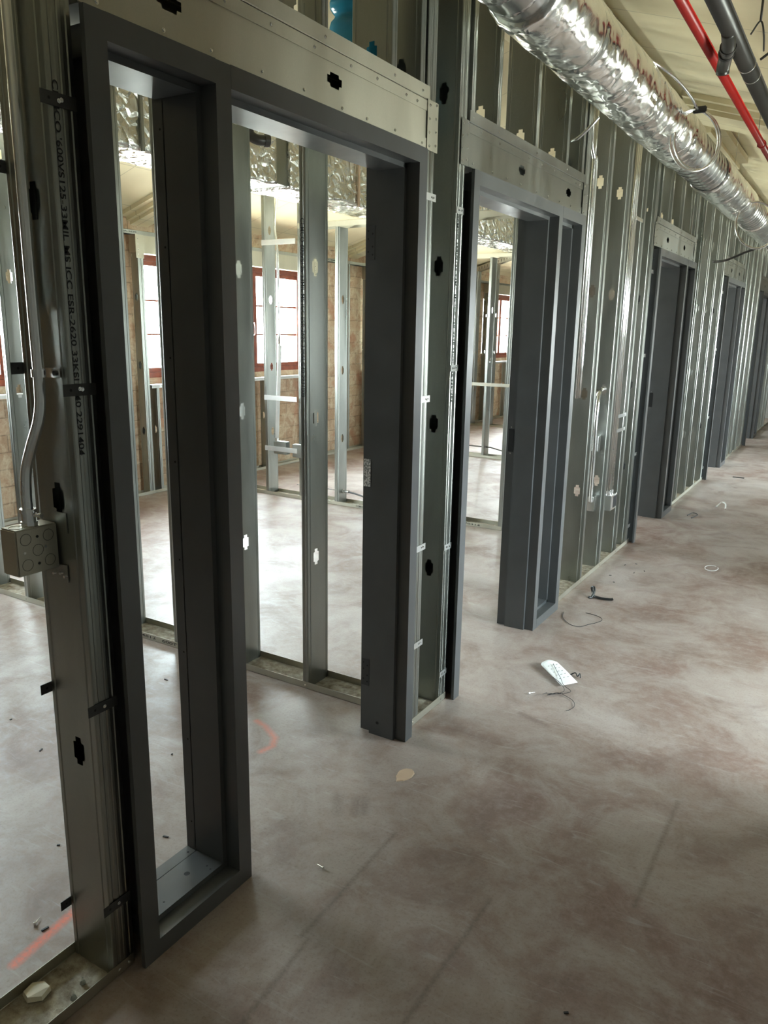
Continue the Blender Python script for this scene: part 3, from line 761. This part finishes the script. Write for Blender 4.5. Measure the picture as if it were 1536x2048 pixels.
def foil_box(x0, x1, y0, y1, z0, z1, amp, seed):
    bm = BM(); st = .022
    def face(o, u, v):
        o = Vector(o); u = Vector(u); v = Vector(v); nu = max(2, int(u.length / st)); nv = max(2, int(v.length / st)); g = {}
        for i in range(nu + 1):
            for j in range(nv + 1): g[i, j] = bm.verts.new(o + u * i / nu + v * j / nv)
        for i in range(nu):
            for j in range(nv): bm.faces.new((g[i, j], g[i + 1, j], g[i + 1, j + 1], g[i, j + 1]))
    X, Y, Z = x1 - x0, y1 - y0, z1 - z0
    face((x1, y0, z0), (0, Y, 0), (0, 0, Z)); face((x0, y0, z0), (0, 0, Z), (0, Y, 0)); face((x0, y0, z0), (0, Y, 0), (X, 0, 0)); face((x0, y0, z1), (X, 0, 0), (0, Y, 0))
    face((x0, y0, z0), (X, 0, 0), (0, 0, Z)); face((x0, y1, z0), (0, 0, Z), (X, 0, 0))
    bmesh.ops.remove_doubles(bm, verts=bm.verts[:], dist=.0005); bmesh.ops.recalc_face_normals(bm, faces=bm.faces[:])
    for v in bm.verts:
        c = v.co; p = Vector((c.x * 1., c.y, c.z + seed))
        n = Vector((noise.noise(Vector((p.x * 9, p.y * 9, p.z * 3))) + .6 * noise.noise(Vector((p.x * 25, p.y * 26, p.z * 9))), .3 * noise.noise(p * 11), noise.noise(Vector((p.x * 3, p.y * 8, p.z * 9))) + .5 * noise.noise(p * 24)))
        v.co = c + n * amp
    return bm
rd = thing('foil_wrapped_duct', 'big rectangular duct wrapped in crinkled foil high in the rooms behind the framing', 'duct', (0, 0, 0))
for a, b_, sd in ((1.3, 4.32, 0), (4.46, 9.0, 4), (9.1, 14.0, 8)):
    obj('foil_wrap', foil_box(-2.49, -2.14, a, b_, 2.505, 2.96, .012, sd), M['foil_rough'], rd, smooth=True)
obj('bare_section', boxm(-2.475, -2.16, 4.28, 4.50, 2.52, 2.94), M['steel'], rd)
obj('bare_section', boxm(-2.475, -2.16, 8.98, 9.12, 2.52, 2.94), M['steel'], rd)
for yy in (3.16, 5.28, 7.2):
    obj('seam_strap', boxm(-2.135, -2.122, yy, yy + .018, 2.50, 2.96), M['tan'] if yy > 4 else M['steel'], rd)

# blue film wrapped stub
bs = thing('wrapped_pipe_stub', 'shiny blue plastic film wrapped around a pipe end above the nearest header', 'pipe', (-.295, 2.485, 2.40))
bm = BM(); seg = 28; rings = []
for i in range(26):
    z = .27 * i / 25
    ring = []
    for k in range(seg):
        a = 2 * PI * k / seg; sq = 1 / max(abs(math.cos(a)), abs(math.sin(a))) ** .6
        r = (.080 - (.016 * math.exp(-((z - .225) / .014) ** 2))) * sq + .004 * noise.noise(Vector((math.cos(a) * 3, math.sin(a) * 3, z * 16)))
        ring.append(bm.verts.new((math.cos(a) * r * 1.05, math.sin(a) * r, z)))
    rings.append(ring)
for i in range(25):
    for k in range(seg): bm.faces.new((rings[i][k], rings[i][(k + 1) % seg], rings[i + 1][(k + 1) % seg], rings[i + 1][k]))
bm.faces.new(rings[0][::-1]); bm.faces.new(rings[-1]); obj('film', bm, M['blue_film'], bs, smooth=True)
obj('pipe', tube([(0, 0, .26), (0, 0, .75)], .045, 20), M['steel'], bs, smooth=True)

# ------------------------------------------------------------------ pipes on the ceiling
rp = thing('sprinkler_pipe', 'bright red pipe running along the corridor ceiling', 'pipe', (.585, 0, 2.80))
obj('pipe', tube([(0, .5, 0), (0, 16, 0)], .0213, 20), M['red'], rp, smooth=True)
for yy in (5.92, 7.4, 9.1):
    bm = BM(); cyl(bm, (0, yy, 0), (0, 1, 0), .027, .018, 20); obj('coupling', bm, M['red'], rp)
    obj('hanger_rod', tube([(-.026, yy + .01, -.018), (-.031, yy + .01, roof_z(.55) - 2.80)], .0022, 6), M['steel'], rp)
bp = thing('drain_pipe', 'thick black iron pipe with a downward elbow at the upper right corner', 'pipe', (.704, 0, 2.80))
obj('pipe', tube([(0, .5, .0), (0, 16, -.0)], .0385, 28), M['iron'], bp, smooth=True)
obj('elbow', tube(catmull([(-.004, 3.70, -.017), (-.010, 3.77, -.042), (-.025, 3.84, -.052), (-.042, 3.905, -.058), (-.055, 3.955, -.075), (-.058, 3.97, -.093)], 8), .028, 20), M['iron'], bp, smooth=True)
for yy in (3.79, 3.84):
    bm = BM(); cyl(bm, (-.015 - (yy - 3.79) * .25, yy, -.043 - (yy - 3.79) * .12), (-.2, 1, -.15), .033, .017, 24); obj('elbow_band', bm, M['black'], bp)
for yy in (4.20, 4.38):
    bm = BM(); cyl(bm, (0, yy, 0), (0, 1, 0), .0405, .010, 32); obj('pipe_clamp', bm, M['zinc'], bp)
hg = thing('clevis_hanger', 'black rod and clevis hanger holding up the black iron pipe', 'hanger', (.76, 4.07, 2.845))
obj('rod', tube([(.017, -.10, .046), (.017, -.10, roof_z(.777) - 2.845)], .005, 10), M['iron'], hg, smooth=True)
obj('yoke', tube(catmull([(-.017, -.10, .0), (.017, -.10, .046), (.033, -.083, 0), (.029, .0, -.042)], 8), .004, 8), M['iron'], hg, smooth=True)
obj('brace', tube([(-.008, .20, -.017), (.083, .15, .025), (.133, .133, .037)], .006, 8), M['iron'], hg)

# ------------------------------------------------------------------ cables and conduits in the corridor
cc = thing('coiled_cable', 'coil of silver armoured cable hanging in front of the foil duct', 'cable', (.29, 5.0, 2.75))
def W_(p): return (p[0] - .29, p[1] - 5.0, p[2] - 2.75)
C0 = Vector((.255, 5.20, 2.722)); u_ = Vector((.9, .42, .05)).normalized(); w_ = Vector((-.10, .10, 1)).normalized()
# ring parallel to the view of the corridor, beside the duct's lower right flank
C0 = Vector((.409, 4.694, 2.600)); rad_ = .140
u_ = Vector((.20, .97, .05)).normalized(); w_ = Vector((.12, -.55, .12)).normalized()
U1 = Vector((.853, .50, .02)).normalized() * .128; W1 = Vector((-.135, .19, .97)).normalized() * .165
ring = [C0 + (U1 * math.cos(a) + W1 * math.sin(a)) for a in [PI * .45 + 2 * PI * k / 40 for k in range(41)]]
obj('coil', armored([W_(p) for p in ring], .0065), M['zinc'], cc, smooth=True)
ring2 = [C0 + Vector((.012, .02, .004)) + (U1 * .96 * math.cos(a) + W1 * .97 * math.sin(a)) for a in [PI * .45 + 2 * PI * k / 40 for k in range(41)]]
obj('coil', armored([W_(p) for p in ring2], .0065), M['zinc'], cc, smooth=True)
top = ring[0]
lead = [top, top + Vector((-.01, -.15, .03)), top + Vector((-.03, -.38, .05)), top + Vector((-.06, -.56, .06)), top + Vector((-.12, -.66, .09))]
obj('lead', armored([W_(p) for p in lead], .0065), M['zinc'], cc, smooth=True)
lead = [Vector((.10, 4.0, 2.60)), Vector((.06, 3.99, 2.555)), Vector((.0, 4.0, 2.515)), Vector((-.06, 4.03, 2.505))]
obj('lead', armored([W_(p) for p in lead], .008), M['zinc'], cc, smooth=True)
bm = boxm(-.035, .035, -.012, .012, -.016, .016, bevel=.005)
o = obj('black_tie', bm, M['black'], cc, W_(top + Vector((.01, 0, 0))))
c2 = thing('coiled_cable', 'farther coil of armoured cable beside the duct at the right edge of the view', 'cable', (.38, 8.0, 2.6))
C1 = Vector((.40, 7.6, 2.50)); rr_ = .16
ring = [Vector((C1 + (U1 * math.cos(a) * 1.35 + W1 * math.sin(a) * 1.2)) - Vector((.38, 8.0, 2.6))) for a in [2 * PI * k / 40 for k in range(41)]]
obj('coil', armored(ring, .009, .006), M['zinc'], c2, smooth=True)
obj('lead', armored([ring[30], ring[30] + Vector((-.1, .05, -.03)), ring[30] + Vector((-.24, .1, -.08)), ring[30] + Vector((-.36, .15, -.09))], .010, .007), M['iron'], c2, smooth=True)
for k, yy in enumerate((6.62, 9.9)):
    tag(obj('hanger_wire', tube([(.33, yy, 2.8), (.33, yy, roof_z(.33))], .0015, 6), M['zinc']), ('nearer', 'farther')[k] + ' thin hanging wire rising from the duct to the ceiling', 'wire')

def conduit(name, pts, r, label, cat='conduit', group=None, mat='emt'):
    return tag(obj(name, tube(pts, r, 16), M[mat], smooth=True), label, cat, group)
GC = 'steel conduits on the corridor wall'
# foreground conduit and box on the nearest stud
cy = 1.008
fc = conduit('conduit', [(-.094, cy, TOP - .04)] + catmull([(-.094, cy, 2.6), (-.094, cy, 2.1), (-.094, cy, 1.62), (-.094, cy, 1.46), (-.099, cy - .004, 1.40), (-.118, cy - .014, 1.34), (-.134, cy - .020, 1.29), (-.139, cy - .022, 1.24), (-.139, cy - .022, 1.20)], 8), .0115,
             'shiny bent steel conduit dropping into the square junction box at left', group=GC)
ic = tag(obj('conduit', tube([(-.118, 1.028, TOP - .04)] + catmull([(-.118, 1.028, 1.9), (-.118, 1.028, 1.7), (-.118, 1.028, 1.62)], 6), .009, 12), M['emt'], smooth=True), 'second thinner conduit just behind the shiny one at left', 'conduit', GC)
cl = thing('pipe_strap', 'one hole strap clamping the shiny conduit to the nearest stud', 'clamp', (-.094, 1.008, 1.492))
bm = BM(); cyl(bm, (0, 0, -.008), (0, 0, 1), .0145, .016, 20); obj('band', bm, M['zinc'], cl)
obj('ear', boxm(-.012, .034, .024, .0265, -.010, .010, bevel=.001), M['zinc'], cl)
bm = BM(); cyl(bm, (.022, .024, 0), (0, -1, 0), .0055, .004, 10); obj('screw', bm, M['ink'], cl)
jb = thing('junction_box', 'square steel junction box with round knockouts at the left edge, on the nearest stud', 'box', (-.142, .986, 1.116))
o = obj('box_body', boxm(-.027, .027, -.050, .050, -.051, .051, bevel=.003), M['steel_dull'], jb)
for (qx, qz) in ((-.027, .028), (.027, .028), (-.027, -.028), (.027, -.028), (0, 0)):
    ringp = [(.0272, qx + .0125 * math.cos(t * PI / 14), qz + .0125 * math.sin(t * PI / 14)) for t in range(29)]
    obj('knockout', tube(ringp, .0005, 6), M['iron'], o)
obj('knockout', tube([(.016 * math.cos(t * PI / 14), -.002 + .016 * math.sin(t * PI / 14) - .026, .0512) for t in range(29)], .0005, 6), M['iron'], o)
for (qx, qz, mm) in ((0, .030, 'ink'), (0, -.030, 'ink'), (-.032, .0, 'paper'), (.018, .004, 'zinc')):
    bm = BM(); cyl(bm, (.0272, qx, qz), (1, 0, 0), .003, .0010, 12); obj('screw_hole', bm, M[mm], o)
bm = BM(); cyl(bm, (.003, 0, .051), (0, 0, 1), .018, .009, 8); cyl(bm, (.003, 0, .060), (0, 0, 1), .0145, .020, 20); cyl(bm, (.003, 0, .080), (0, 0, 1), .0175, .008, 20)
obj('connector', bm, M['zinc'], jb)
bm = BM(); cyl(bm, (.018, .004, .074), (1, .3, .1), .004, .014, 10); cyl(bm, (.031, .008, .075), (1, .3, .1), .006, .005, 10); obj('connector_screw', bm, M['zinc'], jb)
obj('mounting_bracket', boxm(.020, .060, .0510, .0530, .030, .075), M['steel'], jb); obj('mounting_bracket', boxm(.0, .050, .0510, .0530, -.085, -.045), M['steel'], jb)
for q in (.006, .030, .044):
    c = BM(); cyl(c, (q, .0510, -.070 + random.uniform(-.006, .006)), (0, -1, 0), .005, .006, 10, .003); obj('screw', c, M['zinc'], jb)

conduit('conduit', [(-.052, 4.455, TOP - .04), (-.052, 4.455, 1.215)], .010, 'straight bright conduit ending at mid height right of the second frame', group=GC)
conduit('conduit', [(-.065, 4.42, TOP - .04)] + catmull([(-.065, 4.42, 2.75), (-.060, 4.42, 2.58), (-.052, 4.46, 2.50), (-.052, 4.50, 2.40), (-.052, 4.50, 1.215)], 6), .010, 'bright conduit with a bend near its top, ending at mid height', group=GC)
cv = catmull([(-.115, 5.30, 1.22), (-.115, 5.17, 1.22), (-.112, 5.11, 1.17), (-.108, 5.08, 1.05), (-.105, 5.08, .86), (-.105, 5.085, .60), (-.105, 5.09, .47)], 8)
conduit('conduit', cv, .013, 'curved conduit bending out of a punched hole between the second and third frames', group=GC)
cv2 = catmull([(-.146, 5.30, 1.215), (-.146, 5.16, 1.205), (-.146, 5.10, 1.13), (-.146, 5.07, .98), (-.146, 5.07, .75)], 8)
conduit('conduit', cv2, .013, 'inner curved conduit beside the one bending out of the punched hole', group=GC)
for k, z in enumerate((.87, .46)):
    o = tag(obj('conduit_bracket', boxm(-.130, -.080, 5.10, 5.178, z - .05, z + .05, bevel=.003), M['zinc']), ('upper', 'lower')[k] + ' bluish zinc bracket on the curved conduit', 'bracket', 'zinc brackets on the curved conduit')
for k, yy in enumerate((5.335, 5.375, 5.42)):
    conduit('conduit', [(-.055, yy, TOP - .04), (-.055, yy, .51)], .0085, ('leftmost', 'middle', 'rightmost')[k] + ' of three thin conduits dropping into the far switch box', group=GC)
jb2 = thing('switch_box', 'zinc switch box under three thin conduits near the third frame', 'box', (-.06, 5.42, .43))
obj('box_body', boxm(-.03, .03, -.09, .06, -.055, .055, bevel=.004), M['zinc'], jb2)
for k, yy in enumerate((-.085, -.045, 0)):
    bm = BM(); cyl(bm, (.005, yy, .055), (0, 0, 1), .013, .03, 14); obj('connector', bm, M['zinc'], jb2)
obj('opening', boxm(.0302, .0306, -.04, .05, -.04, .04), M['hole'], jb2)
obj('bracket_arm', boxm(-.01, .0, .06, .17, .01, .04), M['zinc'], jb2)
for k, z in enumerate((1.03, .93, 2.32)):
    tag(obj('strut_clip', boxm(-.050, -.044, 5.38, 5.60, z - .012, z + .012, bevel=.001), M['zinc']), ('middle', 'lowest', 'topmost')[k] + ' flat zinc clip bridging studs beside the three thin conduits', 'clip', 'zinc clips beside the thin conduits')

# conduit, boxes and straps in the middle partition, seen through the nearest doorway
conduit('conduit', catmull([(-3.262, 5.70, 2.75), (-3.29, 5.70, 2.45), (-3.262, 5.70, 2.2), (-3.255, 5.70, 1.42)], 8), .011, 'thin conduit seen through the nearest doorway, in front of the red window', group='conduits in the far rooms')
conduit('conduit', [(-3.250, 5.70, 1.42), (-3.255, 5.70, 1.38), (-3.30, 5.70, .56)], .018, 'thicker white lower conduit above the far junction box', group='conduits in the far rooms', mat='white_wire')
j3 = thing('junction_box', 'junction box between two studs of the middle partition, through the nearest doorway', 'box', (-3.245, 5.70, .48))
obj('box_body', boxm(-.075, .075, -.03, .03, -.06, .06, bevel=.004), M['steel'], j3)
bm = BM(); cyl(bm, (-.055, 0, .058), (0, 0, 1), .022, .03, 12); obj('connector', bm, M['zinc'], j3)
j4 = thing('junction_box', 'second junction box partly hidden by a stud, right of the far conduit', 'box', (-3.03, 5.69, .47))
obj('box_body', boxm(-.06, .05, -.03, .03, -.06, .06, bevel=.004), M['steel'], j4)
for k, z in enumerate((2.32, .945, .47)):
    tag(obj('box_support', boxm(-3.41, -3.03, 5.655, 5.660, z - .022, z + .022), M['strap_light']), ('topmost', 'middle', 'lowest')[k] + ' horizontal strap between the studs of the middle partition', 'strap', 'straps across the middle partition')
mc = thing('flexible_cable', 'flexible cable with a zinc connector crossing low through the middle partition', 'cable', (-2.6, P2Y, .12))
obj('cable', tube(catmull([(.02, 0, 0), (.15, -.01, -.01), (.30, -.02, -.04), (.50, -.03, -.10)], 6), .008, 10), M['iron'], mc, smooth=True)
obj('cable', tube([(-.55, 0, .0), (-.05, 0, 0)], .003, 8), M['iron'], mc)
bm = BM(); cyl(bm, (-.03, 0, 0), (1, 0, 0), .019, .02, 10); cyl(bm, (-.01, 0, 0), (1, 0, 0), .014, .05, 16); cyl(bm, (.04, 0, 0), (1, 0, 0), .017, .012, 16); obj('connector', bm, M['zinc'], mc)
m4 = tag(obj('flexible_cable', tube([(-2.9, P3Y, .13), (-2.6, P3Y, .13), (-2.3, P3Y - .02, .08)], .008, 10), M['iron']), 'thin cable low on the third cross partition, through the second doorway', 'cable')
bk = thing('black_pipe', 'short black pipe with an elbow hanging in front of the foil duct', 'pipe', (-1.93, 3.80, 2.68))
obj('pipe', tube(catmull([(0, 0, .5), (0, 0, .25), (0, 0, .06), (.005, .01, .01), (.03, .04, -.012), (.06, .09, -.012)], 8), .030, 18), M['iron'], bk, smooth=True)
obj('collar', cyl(BM(), (.055, .08, -.012), (.55, .83, 0), .036, .03, 18), M['iron'], bk)

# ------------------------------------------------------------------ small things on the floor
def screw_lying(x, y, rot, label, s=1.):
    t = thing('loose_screw', label, 'screw', (x, y, .005 * s), 'loose screws on the floor', rot)
    bm = BM(); cyl(bm, (0, 0, 0), (1, 0, -.06), .0022 * s, .026 * s, 8, .0008); obj('shank', bm, M['zinc'], t)
    bm = BM(); cyl(bm, (-.0035 * s, 0, 0), (1, 0, 0), .0048 * s, .0035 * s, 12); obj('head', bm, M['zinc'], t)
    return t
screw_lying(.159, 1.648, 2.9, 'small bright screw lying alone on the corridor floor in the foreground', 1.)
screw_lying(.262, 3.09, 1.0, 'dark screw lying beside the wire of the white tag', 1.3)
screw_lying(-.366, 1.045, 2.0, 'screw on the floor left of the orange paint stroke', 1.)
for k, (x, y, l) in enumerate(((-.091, .985, 'farther'), (-.073, .945, 'nearer'))):
    t = thing('anchor_bolt', l + ' small zinc fastener standing in the dusty track', 'bolt', (x, y, .004), 'fasteners in the dusty track')
    bm = BM(); cyl(bm, (0, 0, 0), (.1, 0, 1), .008, .012, 12, .004); obj('washer', bm, M['steel'], t)
    bm = BM(); cyl(bm, (.001, 0, .011), (.1, 0, 1), .003, .009, 10, .002); obj('pin', bm, M['zinc'], t)
# rubble chunk in the track
bm = BM(); pts = [(-.026, -.022), (.004, -.030), (.028, -.006), (.020, .024), (-.010, .028), (-.028, .006)]
A = [bm.verts.new((p[0], p[1], 0)) for p in pts]; B = [bm.verts.new((p[0] * .92, p[1] * .92, .011 + .003 * (i % 2))) for i, p in enumerate(pts)]
bm.faces.new(A[::-1]); bm.faces.new(B)
for k in range(6): bm.faces.new((A[k], A[(k + 1) % 6], B[(k + 1) % 6], B[k]))
tag(obj('rubble_chunk', bm, M['plaster_chip'], loc=(-.155, .905, .008)), 'pale flat plaster chunk lying in the dusty track at lower left', 'rubble')
# white tag with wire
tg = thing('paper_tag', 'curled white tag with loose wire on the corridor floor', 'tag', (.30, 3.345, .002))
bm = BM(); nx, ny = 14, 8; g = {}
a0 = Vector((.225, 3.425, 0)); dirv = (Vector((.385, 3.275, 0)) - a0); perp = Vector((.036, .052, 0))
for i in range(nx + 1):
    for j in range(ny + 1):
        s_, t_ = i / nx, j / ny - .5; c_ = min(1, .75 + 3 * min(s_, 1) ) if i < 2 else 1
        p = a0 + dirv * s_ + perp * 2 * t_ * c_ * .75
        z = .004 + .026 * (1 - s_) ** 2 * (.6 + .4 * math.cos(t_ * 3)) + .006 * math.sin(s_ * 3.1) + .004 * s_ * (1 if j == 0 else .4)
        g[i, j] = bm.verts.new((p.x - .30, p.y - 3.345, z))
for i in range(nx):
    for j in range(ny): bm.faces.new((g[i, j], g[i + 1, j], g[i + 1, j + 1], g[i, j + 1]))
obj('tag_sheet', bm, M['paper'], tg, solid=.0006, smooth=True)
bm = BM()
random.seed(3)
for r_ in range(5):
    for c_ in range(3):
        s_ = .22 + .13 * r_; t_ = -.26 + .24 * c_
        p = a0 + dirv * s_ + perp * 1.5 * t_; z = .0052 + .026 * (1 - s_) ** 2 * (.6 + .4 * math.cos(t_ * 3)) + .006 * math.sin(s_ * 3.1) + .0016 * s_
        q = dirv.normalized() * .006; pp = perp.normalized() * random.uniform(.008, .012)
        c0 = Vector((p.x - .30, p.y - 3.345, z)); bm.faces.new([bm.verts.new(c0 + a_) for a_ in (-q * .3, pp - q * .3, pp + q * .3, q * .3)])
obj('tag_print', bm, M['hole'], tg)
def T_(x, y, z): return (x - .30, y - 3.345, z)
obj('tie_wire', tube(catmull([T_(.262, 3.400, .030), T_(.300, 3.345, .022), T_(.340, 3.285, .018), T_(.371, 3.237, .012), T_(.413, 3.211, .004), T_(.385, 3.165, .004), T_(.330, 3.130, .006), T_(.318, 3.108, .008), T_(.33, 3.125, .010)], 8), .0012, 6), M['ink'], tg)
obj('tie_wire', tube(catmull([T_(.30, 3.28, .020), T_(.360, 3.240, .012), T_(.385, 3.19, .003), T_(.335, 3.118, .003), T_(.37, 3.163, .005), T_(.42, 3.150, .003), T_(.455, 3.123, .003), T_(.472, 3.079, .003), T_(.464, 3.036, .003), T_(.455, 3.02, .003)], 8), .0012, 6), M['ink'], tg)
o = thing('wire_scrap', 'tiny twisted black scrap beside the white tag', 'scrap', (.385, 3.38, .004))
obj('scrap', tube(catmull([(-.03, .0, .002), (-.01, .012, .012), (.005, 0, .003), (.012, .01, .014), (.02, -.005, .002)], 6), .003, 8), M['black'], o)
wl = tag(obj('tie_wire', tube(catmull([(.048, 4.19, .003), (.070, 4.11, .003), (.110, 4.05, .003), (.155, 4.015, .003), (.20, 4.02, .003), (.235, 4.075, .006), (.262, 4.115, .008), (.278, 4.165, .010), (.255, 4.215, .006), (.205, 4.245, .003), (.160, 4.25, .003)], 8), .0016, 6), M['ink'], smooth=True),
         'thin black loop of wire on the floor by the second frame sidelight', 'wire')
bc = thing('black_clip', 'black broken plastic clip lying on the corridor floor past the second frame', 'clip', (.15, 4.56, .0))
obj('loop', tube(catmull([(-.055, .05, .006), (-.06, .03, .045), (-.045, .02, .055), (-.035, .0, .04), (-.04, -.03, .006), (-.055, -.045, .008)], 6), .008, 8), M['black'], bc, smooth=True)
obj('tail', tube(catmull([(-.045, -.01, .010), (-.01, -.03, .012), (.03, -.03, .010), (.075, -.015, .010), (.085, -.01, .014)], 6), .008, 8), M['black'], bc, smooth=True)
tag(obj('wire_ring', tube([(.628 + .035 * math.cos(a) * 1.2, 5.617 + .07 * math.sin(a), .003) for a in [k * PI / 12 for k in range(4, 27)]], .0025, 6), M['white_wire']), 'small white open ring on the corridor floor', 'ring')
w1 = tag(obj('offcut', tube(catmull([(.33, 7.75, .004), (.36, 7.85, .03), (.40, 7.80, .03), (.42, 7.68, .006)], 6), .006, 8), M['white_wire']), 'curled pale offcut on the far corridor floor', 'scrap')
w2 = tag(obj('offcut', tube(catmull([(.17, 7.2, .004), (.20, 7.3, .012), (.25, 7.25, .01), (.22, 7.12, .004)], 6), .004, 8), M['ink']), 'dark curled offcut on the floor opposite the third frame', 'scrap')
w3 = tag(obj('offcut', boxm(.23, .35, 9.53, 9.56, .0, .006), M['ink']), 'flat black strip on the far corridor floor', 'scrap')
random.seed(11)
for k, (x, y) in enumerate(((.10, 5.35), (.16, 5.42), (.20, 5.2), (.08, 5.05), (.25, 5.28), (.14, 4.92), (-.35, 1.50), (-.70, 1.86), (-1.20, 2.30), (-1.14, 1.61), (-.60, 1.29), (-1.45, 1.69), (.95, 1.55), (.55, 1.25), (-.33, 1.05), (-.42, 1.30))):
    a = random.uniform(0, PI); l = random.uniform(.008, .022)
    bm = BM(); box(bm, -l / 2, l / 2, -.0025, .0025, 0, .003)
    o = obj('debris_sliver', bm, M['ink'], loc=(x, y, .0)); o.rotation_euler = (0, 0, a)
    tag(o, 'tiny dark sliver of debris lying on the concrete floor', 'debris', 'dark slivers on the floor')
bm = BM(); pts = [(.03 * math.cos(a) * (1 + .3 * noise.noise(Vector((math.cos(a) * 2, math.sin(a) * 2, 1)))), .045 * math.sin(a) * (1 + .4 * noise.noise(Vector((math.cos(a) * 3, math.sin(a) * 3, 4)))), 0) for a in [k * PI / 9 for k in range(18)]]
A = [bm.verts.new(p) for p in pts]; B = [bm.verts.new((p[0] * .9, p[1] * .9, .003)) for p in pts]; bm.faces.new(A[::-1]); bm.faces.new(B)
for k in range(18): bm.faces.new((A[k], A[(k + 1) % 18], B[(k + 1) % 18], B[k]))
o = obj('mortar_splat', bm, M['tan'], loc=(.115, 2.223, 0)); tag(o, 'small tan splat of mortar on the corridor floor', 'splat')

# ------------------------------------------------------------------ light: daylight through the windows
w = bpy.data.worlds.new('daylight'); S.world = w; w.use_nodes = True; nt = w.node_tree
bg = nt.nodes['Background']
tc = N(nt, 'ShaderNodeTexCoord'); sx = N(nt, 'ShaderNodeSeparateXYZ'); nt.links.new(tc.outputs['Generated'], sx.inputs[0])
col = ramp(nt, mrange(nt, sx.outputs['Z'], -.3, .3), [(.30, (.62, .64, .58)), (.55, (.90, .95, 1.0)), (1., (.80, .92, 1.0))])
nt.links.new(col, bg.inputs['Color']); bg.inputs['Strength'].default_value = 9.0
def portal(x, y0, y1, z0, z1, sgn):
    l = bpy.data.lights.new('window_portal', 'AREA'); l.shape = 'RECTANGLE'; l.size = z1 - z0; l.size_y = y1 - y0
    l.cycles.is_portal = True
    o = bpy.data.objects.new('window_portal', l); COL.objects.link(o)
    o.location = (x, (y0 + y1) / 2, (z0 + z1) / 2); o.rotation_euler = (0, -PI / 2 * sgn, 0)
for a, b_ in WIN: portal(-4.66, a, b_, 1.09, 2.22, 1)
for a, b_ in RWIN: portal(RW + .2, a, b_, .70, 2.1, -1)

S.view_settings.view_transform = 'Standard'; S.view_settings.look = 'None'
S.view_settings.gamma = 1; S.view_settings.use_curve_mapping = False
S.view_settings.exposure = 3.02
S.cycles.use_denoising = True
S.cycles.max_bounces = 8; S.cycles.diffuse_bounces = 5; S.cycles.glossy_bounces = 5; S.cycles.adaptive_threshold = .025; S.cycles.transparent_max_bounces = 12
S.cycles.sample_clamp_indirect = 8
